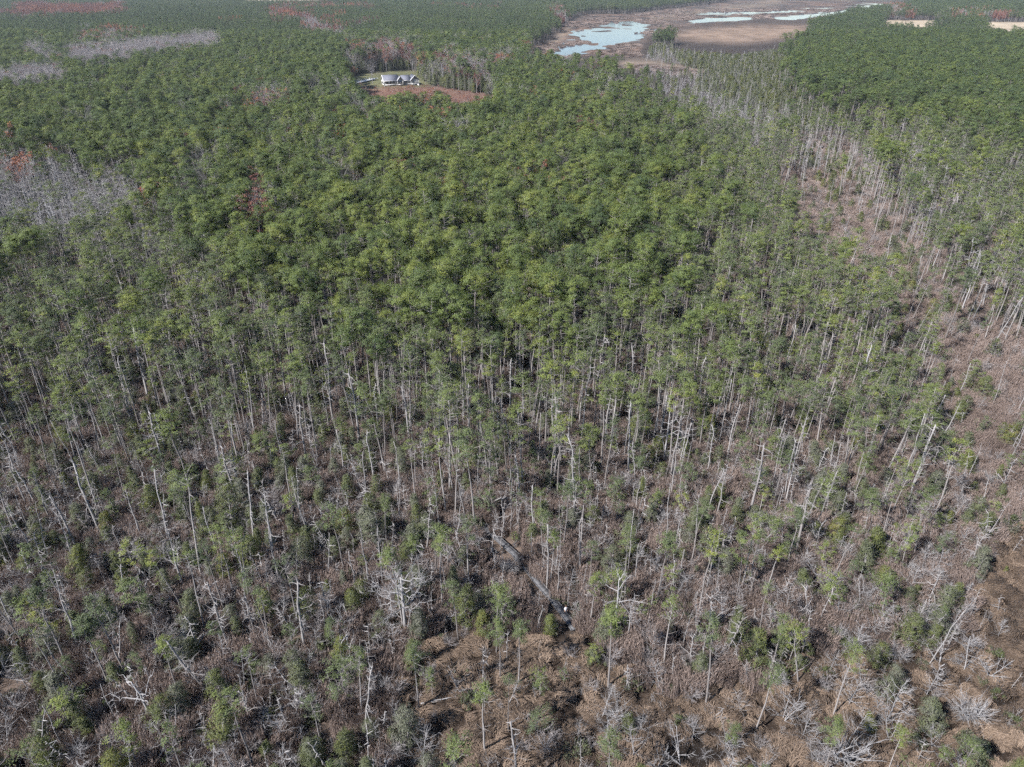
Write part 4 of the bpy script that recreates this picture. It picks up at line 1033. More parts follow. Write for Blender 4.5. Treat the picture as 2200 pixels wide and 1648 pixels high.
rp = [make_reeds(1000 + i).mesh("reed_patch", [M['reed']]) for i in range(5)]
xa, ya = field(2.1, -190, 190, 34, 190, pad=26)
xb, yb = field(3.4, -280, 330, 190, 420)
xr = np.concatenate([xa, xb]); yr = np.concatenate([ya, yb]); big = np.concatenate([np.full(len(xa), 1.0), np.full(len(xb), 1.6)])
px, py = project(xr, yr, 1.0)
rv = REED.at(px, py, 1.0) * (1 - np.clip(m_dense.at(*project(xr, yr, 14.0)) * 1.1, 0, .8))
patchy = fbm(xr / 7, yr / 7, 70)
wclr = np.zeros(len(xr))
for zz in (.3, 1.0, 1.7, 2.4): wclr = np.maximum(wclr, WALKCLEAR.at(*project(xr, yr, zz), 0))
keep = (wclr < .3) & (rv * (.35 + 1.15 * patchy) > .36 + .30 * rng.random(len(xr))) & (WALKCLEAR.at(px, py, 0) < .35) & (CREEK.at(px, py, .5) < .5) & (OPEN.at(px, py, .2) < .4)
xr, yr, big = xr[keep], yr[keep], big[keep]; n = len(xr)
hs = (.62 + .5 * fbm(xr / 5, yr / 5, 71) + .12 * rng.random(n))
scatter("reeds", "dry pinkish brown reeds standing between the trees", "reeds", rp, xr, yr, np.full(n, -.08), zrot(n), np.stack([big, big, hs * np.where(big > 1, 1.1, 1)], 1), np.clip(.15 + .6 * fbm(xr / 14, yr / 14, 72) + .1 * rng.normal(size=n), 0, 1), rng.integers(0, 5, n), [M['reed']])

gp = [make_grass(1100 + i).mesh("hay_tuft", [M['grass']]) for i in range(5)]
xg, yg = field(.78, -45, 95, 34, 110, pad=26)
px, py = project(xg, yg, .3)
gv = GRASS.at(px, py, 1.0)
keep = (gv > .25 + .5 * rng.random(len(xg))) & (CREEK.at(px, py, .5) + .6 * (fbm(xg / 1.3, yg / 1.3, 75) > .55) < .55)
xg, yg = xg[keep], yg[keep]; n = len(xg)
ang = fbm(xg / 3.4, yg / 3.4, 76, 3) * 16.0
sc_ = .7 + .6 * rng.random(n)
scatter("marsh_hay", "swirled brown marsh hay in the open ground at the bottom", "marsh grass", gp, xg, yg, np.full(n, -.06), np.stack([np.zeros(n), np.zeros(n), ang + rng.normal(size=n) * .3], 1), np.stack([sc_, sc_, sc_ * (.45 + 1.1 * fbm(xg / 1.6, yg / 1.6, 77))], 1),
        np.clip(-.05 + 1.0 * fbm(xg / 5, yg / 5, 78) + .12 * rng.normal(size=n), 0, 1), rng.integers(0, 5, n), [M['grass']])

sp = [make_shrub(1200 + i).mesh("bush", [M['shrub'], M['twig']]) for i in range(6)]
for i in range(5):
    w_, c_ = make_dead_shrub(1250 + i, H=1.7, spread=.6, nb=26, tw=6, stems=4, ball=True, rt=.03)
    w_.merge(c_, {0: 0}); sp.append(w_.mesh("twig_bush", [M['twig']]))
xs, ys = field(1.75, -240, 260, 34, 280, pad=26)
px, py = project(xs, ys, .6)
pv = (.85 - .72 * GRASS.at(px, py, 1) - .58 * Map(0).put(REED_STRIP, 1, 4).at(px, py, 1)) * (.4 + 1.2 * fbm(xs / 9, ys / 9, 80))
wclr = np.zeros(len(xs))
for zz in (.2, .9, 1.7): wclr = np.maximum(wclr, WALKCLEAR.at(*project(xs, ys, zz), 0))
keep = (rng.random(len(xs)) < pv) & (wclr < .15) & (OPEN.at(px, py, .2) < .4)
xs, ys = xs[keep], ys[keep]; n = len(xs)
sc_ = .5 + 1.2 * rng.random(n) ** 1.6
scatter("undergrowth", "grey-green low bushes and brush under the trees", "undergrowth", sp, xs, ys, np.full(n, -.05), zrot(n), np.stack([sc_, sc_, sc_ * (.7 + .5 * rng.random(n))], 1), np.clip(fbm(xs / 12, ys / 12, 81) * 1.1 - .05 + .15 * rng.normal(size=n), 0, 1), np.where(rng.random(n) < .45, rng.integers(0, 6, n), rng.integers(6, 11, n)), [M['shrub'], M['twig']])

bm_ = [make_shrub(1290 + i, R=1.2, H=1.2, n=12, npuff=14, twig=6).mesh("field_bush", [M['autumn'], M['twig']]) for i in range(4)]
xf, yf = field(2.6, -170, 20, 440, 640)
px, py = project(xf, yf, .5)
fm = Map(0).put([(770, 188), (900, 184), (975, 195), (1070, 208), (1062, 230), (960, 226), (860, 226), (785, 218)], 1, 1).at(px, py, .3)
keep = rng.random(len(xf)) < fm * (.25 + 1.0 * fbm(xf / 14, yf / 14, 95)); xf, yf = xf[keep], yf[keep]; n = len(xf)
sc_ = .5 + .9 * rng.random(n) ** 1.5
scatter("field_brush", "reddish brush and broomsedge in the clearing below the house", "brush", bm_, xf, yf, np.full(n, -.05), zrot(n), np.stack([sc_, sc_, sc_], 1), np.clip(.05 + .5 * fbm(xf / 20, yf / 20, 96) + .2 * rng.random(n), 0, 1), rng.integers(0, 4, n), [M['autumn'], M['twig']])

xm, ym = field(6.0, 20, 1300, 640, 2000)
px, py = project(xm, ym, .3)
mv = Map(0).put(MARSH, 1, 1).at(px, py, .2); wv_ = np.zeros(len(xm))
for p in WATER: wv_ = np.maximum(wv_, poly_mask(p, px, py).astype(float))
keep = (mv > .5) & (rng.random(len(xm)) < 1.6 * (fbm(xm / 30, ym / 50, 99) - .42) * 2) & (wv_ < .5); xm, ym = xm[keep], ym[keep]; n = len(xm)
sx = 1.6 + 1.6 * rng.random(n)
scatter("marsh_tussocks", "brown and grey tussocks on the far tidal flats", "marsh grass", rp, xm, ym, np.full(n, -.1), zrot(n), np.stack([sx, sx, .25 + .3 * rng.random(n)], 1), np.clip(fbm(xm / 60, ym / 60, 89) - .1 + .15 * rng.normal(size=n), 0, 1), rng.integers(0, 5, n), [M['reed']])

# ------------------------------------------------------------------ the trees that stand out, each branch a part
def notable(name, label, cat, foot, top, build, mat, tint=.8, grp=None):
    X, Y = map(float, ground(*foot)); H = float(height_for(Y, top[1]))
    e = link(name, None, loc=(X, Y, -.05)); e.empty_display_size = .3
    describe(e, label, cat, grp)
    r = np.random.default_rng(abs(hash(foot)) % 1000)
    tr, brs = build(H, r)
    w = MB(); tube(w, tr[0], tr[1], 8, 0)
    link("trunk", w.mesh(name + "_trunk", [mat], True), e, tint=tint)
    for P, R, subs in brs:
        b = MB(); tube(b, P, R, 5, 0)
        for P2, R2 in subs: tube(b, P2, R2, 4, 0)
        link("branch", b.mesh(name + "_branch", [mat], True), e, tint=tint)
    return e

def spreading(H, r):
    k = 7; t = np.linspace(0, 1, k)
    P = np.stack([np.cumsum(r.normal(size=k)) * .05 * t, np.cumsum(r.normal(size=k)) * .05 * t, t * H * .72], 1)
    out = []
    for i in range(19):
        z = .42 + .58 * (i + r.random()) / 19; az = i * 2.4 + r.normal() * .3
        p = np.array([np.interp(z, t, P[:, j]) for j in range(3)])
        ln = (3.0 + 2.2 * r.random()) * (1.15 - .35 * z)
        B = limb(p, np.array([math.cos(az), math.sin(az), .1 + .7 * (z - .4)]), ln, r, up=.22, k=7, wob=.35)
        subs = []
        for j in range(9):
            s_ = .25 + .7 * r.random(); q = np.array([np.interp(s_, np.linspace(0, 1, 7), B[:, a]) for a in range(3)])
            T = limb(q, unit(np.array([math.cos(az), math.sin(az), .5]) + r.normal(size=3) * .7), ln * (.2 + .3 * r.random()), r, k=5, wob=.4)
            subs.append((T, np.linspace(.028, .007, 5)))
            for m_ in range(3):
                subs.append((limb(T[2 + m_ % 3], unit(r.normal(size=3) + np.array([0, 0, .5])), .5, r, k=3, wob=.3), [.013, .009, .004]))
        out.append((B, np.linspace(.075, .015, 7), subs))
    return (P, .26 * (1 - .55 * t)), out

def twisted(H, r):
    P = np.array([(0, 0, 0), (-.1, .1, H * .3), (-.25, .1, H * .55), (-.15, 0, H * .72), (-.5, .1, H * .86), (-.75, .2, H)])
    out = []
    for p, d, ln in ((P[3], (1.0, .25, .75), 2.6), (P[5], (-1, .1, .1), 1.6), (P[2], (-1.0, -.1, .12), 3.2), (P[2], (.5, -.5, -.25), 1.8), (P[1], (1, -.2, .1), 1.5), (P[4], (-.8, -.5, -.3), 1.6), (P[1], (-.9, .3, -.1), 1.7), (P[2], (.8, .5, .1), 1.5), (P[5], (.1, .3, 1), .8)):
        B = limb(p, np.array(d, float), ln, r, up=.1, k=7, wob=.9)
        out.append((B, np.linspace(.055, .016, 7), [(limb(B[3 + j], unit(np.array(d) + r.normal(size=3) * .8), .7, r, k=4, wob=.8), np.linspace(.022, .007, 4)) for j in range(3)]))
    return (P, np.array([.15, .13, .11, .09, .07, .04])), out

def forked(H, r):
    P = np.array([(0, 0, 0), (.05, 0, H * .25), (-.1, 0, H * .5), (.05, 0, H * .62), (-.25, 0, H * .8), (-.1, 0, H)])
    out = []
    for p, d, ln in ((P[2], (1.0, -.1, .35), 2.4), (P[3], (-.5, .1, .6), 1.2), (P[4], (.4, .2, .4), .8)):
        B = limb(p, np.array(d, float), ln, r, up=.35, k=6, wob=.5)
        out.append((B, np.linspace(.13, .04, 6), [(limb(B[3 + j], unit(np.array([.3 * j - .2, .1, 1.0])), 1.1, r, k=4, wob=.5), np.linspace(.05, .015, 4)) for j in range(2)]))
    return (P, np.array([.2, .19, .18, .15, .11, .05])), out

def armed(H, r):
    P = np.array([(0, 0, 0), (.05, 0, H * .3), (.1, 0, H * .6), (.05, 0, H * .8), (.0, 0, H)])
    out = []
    for p, d, ln in ((P[2], (1, -.1, .12), 3.6), (P[1], (1, .1, .05), 2.6), (P[3], (-.8, .1, .4), 2.0), (P[3], (.7, .3, .5), 1.7), (P[2], (-1, -.3, .1), 1.8), (P[4], (-.4, 0, .7), 1.2), (P[4], (.5, .1, .6), 1.3)):
        B = limb(p, np.array(d, float), ln, r, up=.06, k=6, wob=.5)
        out.append((B, np.linspace(.048, .013, 6), [(limb(B[2 + j], unit(np.array(d) + r.normal(size=3) * .6), .8, r, k=4, wob=.5), np.linspace(.03, .01, 4)) for j in range(3)]))
    return (P, np.array([.13, .12, .10, .07, .035])), out

notable("dead_tree", "large grey dead tree with wide spreading leafless limbs, lower centre", "dead tree", (873, 1362), (856, 1186), spreading, M['silver'], .45)
notable("dead_tree", "twisted bone-white snag with crooked arms at lower left", "dead tree", (326, 1546), (295, 1468), twisted, M['silver'], 1.1)
notable("dead_tree", "forked bone-white snag in front of the dark pines", "dead tree", (935, 806), (932, 690), forked, M['silver'], 1.4)
notable("dead_tree", "dead tree with long white level arms reaching right", "dead tree", (1424, 1000), (1424, 886), armed, M['silver'], 1.1)
notable("dead_tree", "crooked pale dead tree in reeds right of the walker", "dead tree", (1318, 1360), (1338, 1246), armed, M['silver'], .9)
notable("dead_tree", "zigzag pale snag leaning beside the reed strip", "dead tree", (1835, 880), (1868, 740), forked, M['silver'], .8)

# fallen trunks
LOGS = [((1625, 1473), (1702, 1458), "bleached fallen log at the edge of the marsh grass"), ((1525, 1549), (1560, 1527), "thin bleached log lying on open marsh hay"), ((1527, 1552), (1556, 1546), "short pale log lying beside the thin bleached log"),
        ((1180, 1062), (1258, 1005), "long fallen trunk leaning through the reeds above the boardwalk"), ((610, 895), (625, 860), "fallen grey trunk among the left half's dead trees"), ((1930, 470), (1990, 440), "pale fallen trunk in the gap at upper right"),
        ((905, 1515), (975, 1505), "thin grey log beside the open marsh hay's left side"), ((180, 1460), (235, 1420), "pale fallen limb among the cedars at lower left"), ((1370, 1460), (1392, 1445), "short fallen stem in reeds above the marsh hay")]
for (a, b, lab) in LOGS:
    A = np.array([*map(float, ground(*a)), .25]); B = np.array([*map(float, ground(*b)), .55])
    L_ = np.linalg.norm(B - A); mid = (A + B) / 2; w = MB(); r = np.random.default_rng(int(a[0]))
    t = np.linspace(0, 1, 7)[:, None]
    P = A - mid + (B - A) * t + np.cumsum(r.normal(size=(7, 3)) * .03, axis=0)
    tube(w, P, np.linspace(.11, .04, 7), 7, 0)
    e = link("fallen_log", None, loc=tuple(mid)); describe(e, lab, "log", "fallen trunks")
    link("trunk", w.mesh("log_trunk", [M['silver']], True), e, tint=.55)
    for j in range(5):
        b_ = MB(); tube(b_, limb(P[2 + j % 5], unit(np.array([r.normal(), r.normal(), .9 * abs(r.normal()) + .2])), .5 + .9 * r.random(), r, k=4, wob=.4), [.035, .028, .018, .007], 4, 0)
        link("branch", b_.mesh("log_branch", [M['silver']]), e, tint=.9)

# ------------------------------------------------------------------ boardwalk
M['plank'] = plain_mat("weathered_planks", (.150, .150, .160), (.075, .075, .082), 2.5, .85)
M['white'] = plain_mat("white_paint", (.80, .80, .80), (.72, .72, .73), 1.0, .5)
M['siding'] = plain_mat("grey_siding", (.33, .33, .33), (.28, .28, .285), 1.2, .6)
M['shingle'] = plain_mat("slate_shingles", (.155, .160, .200), (.115, .120, .150), 1.4, .8)
M['glass'] = plain_mat("window_glass", (.03, .035, .045), None, 1, .08)
M['pier'] = plain_mat("pier_timber", (.12, .10, .09), None, 2, .9)

def box(mb, lo, hi, mat=0, xf=None):
    x0, y0, z0 = lo; x1, y1, z1 = hi
    V = np.array([(x0, y0, z0), (x1, y0, z0), (x1, y1, z0), (x0, y1, z0), (x0, y0, z1), (x1, y0, z1), (x1, y1, z1), (x0, y1, z1)], float)
    if xf is not None: V = V @ xf[0].T + xf[1]
    mb.add(V, [(0, 2, 1), (0, 3, 2), (4, 5, 6), (4, 6, 7), (0, 1, 5), (0, 5, 4), (1, 2, 6), (1, 6, 5), (2, 3, 7), (2, 7, 6), (3, 0, 4), (3, 4, 7)], mat)

wx, wy = ground(np.array([p[0] for p in BOARDWALK]), np.array([p[1] for p in BOARDWALK]), .5)
WP = np.stack([wx, wy], 1)
seg = np.r_[0, np.cumsum(np.linalg.norm(np.diff(WP, axis=0), axis=1))]
TOT = seg[-1]
def walk_at(s_):
    p = np.array([np.interp(s_, seg, WP[:, 0]), np.interp(s_, seg, WP[:, 1])])
    a = np.array([np.interp(s_ - .6, seg, WP[:, 0]), np.interp(s_ - .6, seg, WP[:, 1])]); b = np.array([np.interp(s_ + .6, seg, WP[:, 0]), np.interp(s_ + .6, seg, WP[:, 1])])
    t = unit(b - a)
    return p, t
bw = link("boardwalk", None, loc=(WP[0][0], WP[0][1], 0))
describe(bw, "narrow grey plank boardwalk crossing the reeds with one person on it", "boardwalk")
O2 = WP[0]
HW = .52
for j in range(int(TOT / 2.6)):                       # one bay of planks between two pairs of posts
    dk = MB()
    for q in range(17):
        s_ = j * 2.6 + q * .153 + .07
        if s_ > TOT: break
        p, t = walk_at(s_); nrm = np.array([-t[1], t[0]])
        R_ = np.array([[t[0], nrm[0], 0], [t[1], nrm[1], 0], [0, 0, 1]])
        box(dk, (-.068, -HW + rng.normal() * .012, .46), (.068, HW + rng.normal() * .012, .50 + rng.normal() * .003), 0, (R_, np.array([p[0] - O2[0], p[1] - O2[1], 0])))
    link("deck_bay", dk.mesh("deck_bay", [M['plank']]), bw)
    for sd in (-1, 1):
        p, t = walk_at(j * 2.6 + 1.3); nrm = np.array([-t[1], t[0]])
        R_ = np.array([[t[0], nrm[0], 0], [t[1], nrm[1], 0], [0, 0, 1]]); T_ = np.array([p[0] - O2[0], p[1] - O2[1], 0])
        cb = MB(); box(cb, (-1.29, sd * (HW - .05) - .04, .503), (1.29, sd * (HW - .05) + .04, .585), 0, (R_, T_)); link("kerb_rail", cb.mesh("kerb_rail", [M['plank']]), bw)
        sg = MB(); box(sg, (-1.29, sd * .36 - .03, .26), (1.29, sd * .36 + .03, .455), 0, (R_, T_)); link("joist", sg.mesh("joist", [M['pier']]), bw)
        ps = MB(); box(ps, (-1.32, sd * .46 - .05, -.5), (-1.22, sd * .46 + .05, .44), 0, (R_, T_)); link("post", ps.mesh("post", [M['pier']]), bw)

# ------------------------------------------------------------------ the walker
M['skin'] = plain_mat("skin", (.42, .27, .20), None, 8, .5)
M['shirt'] = plain_mat("white_shirt", (.82, .81, .84), (.74, .73, .77), 6, .8)
M['trousers'] = plain_mat("dark_trousers", (.035, .035, .05), None, 6, .8)
M['hair'] = plain_mat("brown_hair", (.09, .05, .03), None, 14, .6)
M['shoe'] = plain_mat("shoes", (.05, .045, .045), None, 8, .5)
def build_person():
    J = [("pelvis", (0, 0, .95), .135), ("belly", (0, .005, 1.10), .125), ("chest", (0, .0, 1.30), .150), ("neckb", (0, -.01, 1.44), .075), ("neck", (0, .0, 1.51), .052), ("head", (0, .015, 1.61), .092), ("crown", (0, .01, 1.70), .080),
         ("shl", (-.17, 0, 1.40), .066), ("ell", (-.24, -.07, 1.14), .046), ("wrl", (-.22, .06, .93), .030), ("hal", (-.215, .10, .87), .036), ("shr", (.17, 0, 1.40), .066), ("elr", (.24, .03, 1.14), .046), ("wrr", (.23, .16, .96), .030), ("har", (.225, .21, .92), .036),
         ("hpl", (-.09, 0, .90), .095), ("knl", (-.10, .14, .52), .062), ("anl", (-.10, .12, .10), .042), ("tol", (-.10, .27, .045), .038), ("hpr", (.09, 0, .90), .095), ("knr", (.10, -.05, .50), .062), ("anr", (.10, -.24, .14), .042), ("tor", (.10, -.13, .045), .038)]
    ix = {n_: i for i, (n_, _, _) in enumerate(J)}
    E = ["pelvis belly", "belly chest", "chest neckb", "neckb neck", "neck head", "head crown", "chest shl", "shl ell", "ell wrl", "wrl hal", "chest shr", "shr elr", "elr wrr", "wrr har", "pelvis hpl", "hpl knl", "knl anl", "anl tol", "pelvis hpr", "hpr knr", "knr anr", "anr tor"]
    me = bpy.data.meshes.new("person_bones")
    me.from_pydata([p for _, p, _ in J], [tuple(ix[q] for q in e_.split()) for e_ in E], [])
    ob = bpy.data.objects.new("person_bones", me); COL.objects.link(ob)
    sk = ob.modifiers.new("skin", 'SKIN'); sk.use_smooth_shade = True
    for i, (_, _, r_) in enumerate(J):
        me.skin_vertices[0].data[i].radius = (r_, r_); me.skin_vertices[0].data[i].use_root = (i == 0)
    sb = ob.modifiers.new("sub", 'SUBSURF'); sb.levels = 2; sb.render_levels = 2
    dg = bpy.context.evaluated_depsgraph_get(); dg.update()
    em = ob.evaluated_get(dg).to_mesh()
    V = np.empty(len(em.vertices) * 3); em.vertices.foreach_get("co", V); V = V.reshape(-1, 3)
    em.calc_loop_triangles(); F = np.empty(len(em.loop_triangles) * 3, np.int32); em.loop_triangles.foreach_get("vertices", F); F = F.reshape(-1, 3)
    ob.evaluated_get(dg).to_mesh_clear(); bpy.data.objects.remove(ob)
    c = V[F].mean(1)
    mat = np.zeros(len(F), int)
    tors = (c[:, 2] > .93) & (c[:, 2] < 1.47); arm = np.abs(c[:, 0]) > .195
    mat[tors & (~arm | (c[:, 2] > 1.18))] = 1
    mat[(c[:, 2] <= .93) & ~arm] = 2
    mat[c[:, 2] < .085] = 3
    return V, F, mat
try:
    PV, PF, PM = build_person()
    body = MB()
    for k_ in range(4):
        body.V.append(PV) if k_ == 0 else None
    body.n = len(PV); body.F.append(PF); body.m.append(PM.astype(np.int32)); body.v.append(np.full(len(PF), .5))
    for hx, hy, hz, sd in ((-.215, .10, .87, -1), (.225, .21, .92, 1)):        # five fingers a hand
        for f in range(4):
            b0 = np.array([hx + (f - 1.5) * .004 * sd, hy + .018 - f * .013, hz - .03])
            tube(body, [b0, b0 + [0, .006, -.04], b0 + [-.008 * sd, .012, -.07 + abs(f - 1.4) * .006]], [.0095, .009, .007], 6, 0)
        tube(body, [(hx, hy + .03, hz + .01), (hx - .01 * sd, hy + .05, hz - .02), (hx - .014 * sd, hy + .052, hz - .045)], [.011, .010, .008], 6, 0)
    # nose, ears
    tube(body, [(0, .10, 1.635), (0, .122, 1.605)], [.010, .016], 6, 0); tube(body, [(-.088, .01, 1.63), (-.094, .0, 1.60)], [.018, .016], 6, 0); tube(body, [(.088, .01, 1.63), (.094, .0, 1.60)], [.018, .016], 6, 0)
    p, t = walk_at(seg[7] + .9)
    nrm = np.array([-t[1], t[0]])
    pe = link("person", None, loc=(p[0] + nrm[0] * .12, p[1] + nrm[1] * .12, .50), rot=(0, 0, math.atan2(t[1], t[0]) - math.pi / 2))
    describe(pe, "person in white shirt and dark trousers walking on the grey boardwalk", "person")
    link("body", body.mesh("person_body", [M['skin'], M['shirt'], M['trousers'], M['shoe']], True), pe)
    hb = MB()
    th, ph = np.meshgrid(np.linspace(0, 2 * np.pi, 17)[:-1], np.linspace(.02, 1.75, 8))
    HV = np.stack([np.sin(ph) * np.cos(th) * .105, np.sin(ph) * np.sin(th) * .118 - .018, np.cos(ph) * .115 + 1.672 - np.where(np.sin(th) < -.2, .05 * np.maximum(ph - 1.0, 0), -.06 * np.maximum(ph - 1.0, 0))], -1).reshape(-1, 3)
    HF = []
    for a_ in range(7):
        for b_ in range(16):
            q0, q1 = a_ * 16 + b_, a_ * 16 + (b_ + 1) % 16
            HF += [(q0, q1, q1 + 16), (q0, q1 + 16, q0 + 16)]
    hb.add(HV, HF); link("hair", hb.mesh("person_hair", [M['hair']], True), pe)
except Exception as ex_:
    print("person failed", ex_)

# ------------------------------------------------------------------ the house in the clearing
hx, hy = map(float, ground(826, 186)); HZ = 0.0
house = link("house", None, loc=(hx, hy, HZ), rot=(0, 0, math.radians(21)))
describe(house, "raised grey house with white trim and slate roof in the clearing", "house")
def hpart(name, fn, mat, parent=house, mats=None):
    b = MB(); fn(b); return link(name, b.mesh("house_" + name, mats or [mat]), parent)
def gable_roof_x(b, x0, x1, y0, y1, z, rise, over=.5, th=.22):
    ym = (y0 + y1) / 2
    for (ya, yb) in ((y0 - over, ym), (y1 + over, ym)):
        za = z - over * rise / ((y1 - y0) / 2)
        V = [(x0 - over, ya, za), (x1 + over, ya, za), (x1 + over, yb, z + rise), (x0 - over, yb, z + rise)]
        V = np.array(V + [(x_, y_, z_ - th) for x_, y_, z_ in V]); b.add(V, [(0, 1, 2), (0, 2, 3), (4, 6, 5), (4, 7, 6), (0, 4, 5), (0, 5, 1), (1, 5, 6), (1, 6, 2), (2, 6, 7), (2, 7, 3), (3, 7, 4), (3, 4, 0)])
def gable_roof_y(b, x0, x1, y0, y1, z, rise, over=.5, th=.22):
    xm = (x0 + x1) / 2
    for (xa, xb) in ((x0 - over, xm), (x1 + over, xm)):
        za = z - over * rise / ((x1 - x0) / 2)
        V = [(xa, y0 - over, za), (xa, y1 + over, za), (xb, y1 + over, z + rise), (xb, y0 - over, z + rise)]
        V = np.array(V + [(x_, y_, z_ - th) for x_, y_, z_ in V]); b.add(V, [(0, 1, 2), (0, 2, 3), (4, 6, 5), (4, 7, 6), (0, 4, 5), (0, 5, 1), (1, 5, 6), (1, 6, 2), (2, 6, 7), (2, 7, 3), (3, 7, 4), (3, 4, 0)])
def wall_gx(b, x0, x1, y0, y1, z0, z1, rise):
    box(b, (x0, y0, z0), (x1, y1, z1)); ym = (y0 + y1) / 2
    b.add([(x0, y0, z1), (x0, y1, z1), (x0, ym, z1 + rise - .25), (x1, y0, z1), (x1, y1, z1), (x1, ym, z1 + rise - .25)], [(0, 2, 1), (3, 4, 5)])
def wall_gy(b, x0, x1, y0, y1, z0, z1, rise):
    box(b, (x0, y0, z0), (x1, y1, z1)); xm = (x0 + x1) / 2
    b.add([(x0, y0, z1), (x1, y0, z1), (xm, y0, z1 + rise - .25), (x0, y1, z1), (x1, y1, z1), (xm, y1, z1 + rise - .25)], [(0, 1, 2), (3, 5, 4)])
Z0, Z1 = 1.1, 4.3
hpart("wall", lambda b: wall_gx(b, 0, 11, 0, 9, Z0, Z1, 3.4), M['siding'])
hpart("wall", lambda b: wall_gy(b, 10.2, 14.4, -1.2, 6, Z0, Z1 - .02, 2.6), M['siding'])
hpart("wall", lambda b: wall_gx(b, 14.4, 20.5, .1, 8, Z0, Z1 - .2, 3.0), M['siding'])
hpart("wall", lambda b: wall_gy(b, 20.5, 27, .3, 8.5, Z0, Z1 - .25, 3.2), M['siding'])
hpart("roof", lambda b: gable_roof_x(b, 0, 11, 0, 9, Z1, 3.4), M['shingle'])
hpart("roof", lambda b: gable_roof_y(b, 10.2, 14.4, -1.2, 5, Z1 - .02, 2.6), M['shingle'])
hpart("roof", lambda b: gable_roof_x(b, 14.4, 20.5, .1, 8, Z1 - .2, 3.0), M['shingle'])
hpart("roof", lambda b: gable_roof_y(b, 20.5, 27, -1.6, 8.5, Z1 - .25, 3.2), M['shingle'])
def rake(b, pts, w=.16, th=.34):
    for (p, q) in zip(pts[:-1], pts[1:]):
        p = np.array(p, float); q = np.array(q, float)
        tube(b, [p, q], [th * .6, th * .6], 4, 0)
hpart("gable_trim", lambda b: rake(b, [(-.55, -.45, Z1 - .25), (-.55, 4.5, Z1 + 3.4), (-.55, 9.45, Z1 - .25)]), M['white'])
hpart("gable_trim", lambda b: rake(b, [(9.75, -1.75, Z1 - .45), (12.3, -1.75, Z1 + 2.55), (14.85, -1.75, Z1 - .45)]), M['white'])
hpart("gable_trim", lambda b: rake(b, [(20.0, -2.15, Z1 - .6), (23.75, -2.15, Z1 + 2.95), (27.5, -2.15, Z1 - .6)]), M['white'])
hpart("eave_trim", lambda b: box(b, (-.5, -.62, Z1 - .62), (9.7, -.52, Z1 - .30)), M['white'])
hpart("eave_trim", lambda b: box(b, (14.9, -.52, Z1 - .82), (20.0, -.42, Z1 - .50)), M['white'])
hpart("base_skirt", lambda b: box(b, (-.06, -.06, .75), (11.0, 9.06, 1.25)), M['white'])
hpart("base_skirt", lambda b: box(b, (14.4, .03, .75), (27.06, 8.56, 1.25)), M['white'])
hpart("base_skirt", lambda b: box(b, (10.14, -1.26, .75), (14.46, 0, 1.25)), M['white'])
for x_, y_ in ((-.02, -.02), (10.95, -.02), (-.02, 9.02), (10.18, -1.22), (14.42, -1.22), (20.45, .06)):
    hpart("corner_board", lambda b, x_=x_, y_=y_: box(b, (x_ - .14, y_ - .14, Z0), (x_ + .14, y_ + .14, Z1 - .3)), M['white'])
for px_ in np.arange(.4, 27, 2.9):
    hpart("pier", lambda b, px_=px_: box(b, (px_ - .2, .2, -.2), (px_ + .2, .6, .76)), M['white'])
def window(x, y, z, w, h, face='f'):
    e_ = MB()
    if face == 'f': box(e_, (x - w / 2 - .16, y - .06, z - h / 2 - .16), (x + w / 2 + .16, y - .003, z + h / 2 + .16))
    else: box(e_, (y - .06, x - w / 2 - .16, z - h / 2 - .16), (y - .003, x + w / 2 + .16, z + h / 2 + .16))
    wo_ = link("window", e_.mesh("window_frame", [M['white']]), house)
    g_ = MB()
    if face == 'f': box(g_, (x - w / 2, y - .09, z - h / 2), (x + w / 2, y - .063, z + h / 2))
    else: box(g_, (y - .09, x - w / 2, z - h / 2), (y - .063, x + w / 2, z + h / 2))
    link("pane", g_.mesh("window_pane", [M['glass']]), wo_)
for x_ in (2.4, 5.2, 7.6): window(x_, 0, 2.8, 1.3, 1.6)
for x_ in (11.4, 13.2): window(x_, -1.2, 2.8, .9, 1.5)
window(12.3, -1.2, 5.2, .7, .8)
window(17.2, .1, 2.7, 1.6, 1.5)
for y_ in (2.4, 4.5, 6.6): window(y_, 0, 2.8, 1.0, 1.6, 's')
for x_ in (21.6, 23.2, 24.6, 26.0): window(x_, .3, 2.7, .9, 1.9)
hpart("porch_floor", lambda b: box(b, (20.5, -1.9, .95), (27.0, .27, 1.15)), M['white'])
for x_ in (20.7, 22.3, 23.9, 25.4, 26.8):
    hpart("porch_post", lambda b, x_=x_: box(b, (x_ - .14, -1.85, 1.16), (x_ + .14, -1.57, Z1 - .62)), M['white'])
hpart("porch_beam", lambda b: box(b, (20.5, -1.9, Z1 - .61), (27.0, -1.55, Z1 - .28)), M['white'])
hpart("porch_rail", lambda b: [box(b, (20.84 + 1.56 * i_, -1.78, 1.9), (22.16 + 1.56 * i_ - .02, -1.64, 2.02)) for i_ in range(3)], M['white'])
for i_ in range(6):
    hpart("step", lambda b, i_=i_: box(b, (25.6, -2.25 - .32 * i_, .0), (26.7, -1.93 - .32 * i_, .95 - .16 * i_)), M['white'])
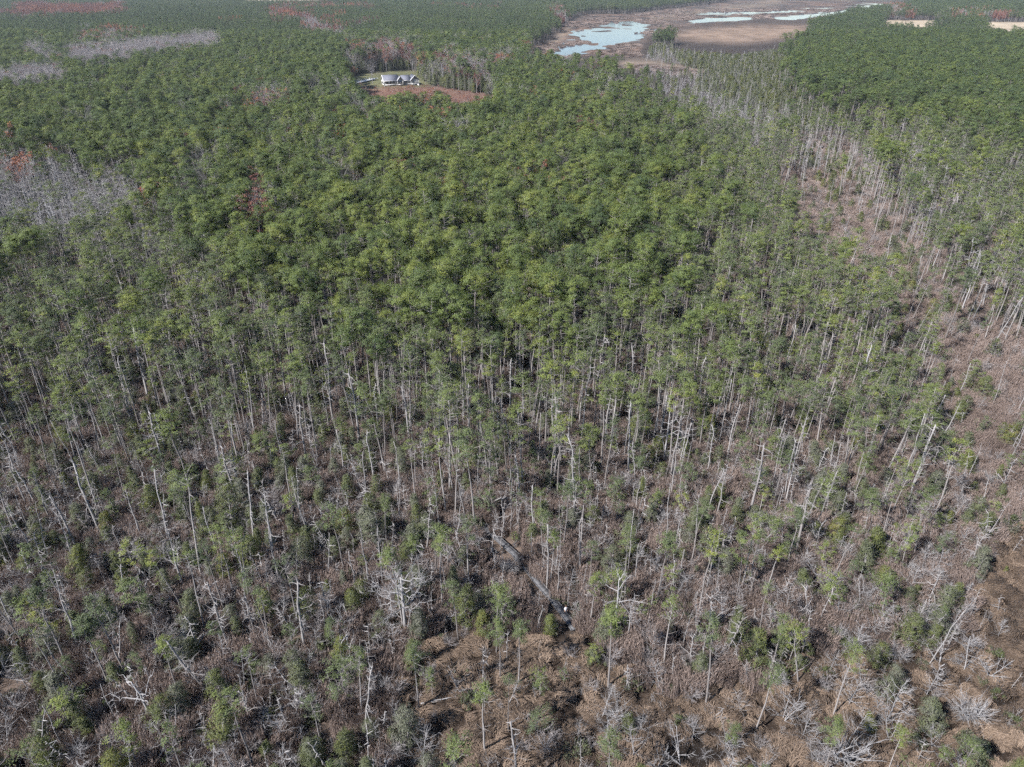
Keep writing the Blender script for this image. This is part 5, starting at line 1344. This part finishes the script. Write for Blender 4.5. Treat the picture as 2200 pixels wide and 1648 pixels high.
# white ramp running off to the left of the house
A = np.array([*map(float, ground(759, 181)), 0.0]); B = np.array([*map(float, ground(806, 172)), 0.0]); d_ = B - A; L_ = np.linalg.norm(d_)
rampo = link("entry_ramp", None, loc=tuple(A), rot=(0, 0, math.atan2(d_[1], d_[0])))
describe(rampo, "long white raised ramp leading to the house from its left", "ramp")
def rpart(name, fn, mat): 
    b = MB(); fn(b); return link(name, b.mesh("ramp_" + name, [mat]), rampo)
rpart("deck", lambda b: b.add([(0, -2.6, .95), (L_, -2.6, 1.3), (L_, 2.6, 1.3), (0, 2.6, .95), (0, -2.6, .75), (L_, -2.6, 1.1), (L_, 2.6, 1.1), (0, 2.6, .75)], [(0, 1, 2), (0, 2, 3), (4, 6, 5), (4, 7, 6), (0, 4, 5), (0, 5, 1), (3, 2, 6), (3, 6, 7), (0, 3, 7), (0, 7, 4), (1, 5, 6), (1, 6, 2)]), M['white'])
for y_ in (-2.5, 2.5):
    for i_ in range(9):
        f_ = i_ / 8; rpart("post", lambda b, f_=f_, y_=y_: box(b, (f_ * (L_ - .3) + .05, y_ - .09, -.2), (f_ * (L_ - .3) + .23, y_ + .09, 1.7 + .35 * f_)), M['white'])
    rpart("rail", lambda b, y_=y_: tube(b, [(0, y_, 1.85), (L_, y_, 2.2)], [.09, .09], 4), M['white'])

# ------------------------------------------------------------------ the air
hz = bpy.data.meshes.new("haze")
hb_ = MB(); box(hb_, (-9200, -9200, -2.5), (9200, 9200, 82.0))
hzm = bpy.data.materials.new("thin_haze"); hzm.use_nodes = True
nt = hzm.node_tree; nt.nodes.clear()
out = nt.nodes.new("ShaderNodeOutputMaterial"); pvn = nt.nodes.new("ShaderNodeVolumePrincipled")
pvn.inputs['Color'].default_value = (.80, .88, 1.0, 1); pvn.inputs['Density'].default_value = 0.00007; pvn.inputs['Anisotropy'].default_value = .2
nt.links.new(pvn.outputs[0], out.inputs['Volume'])
hzo = link("haze", hb_.mesh("haze", [hzm])); hzo["kind"] = "stuff"; hzo["label"] = "thin pale blue haze over the whole landscape"
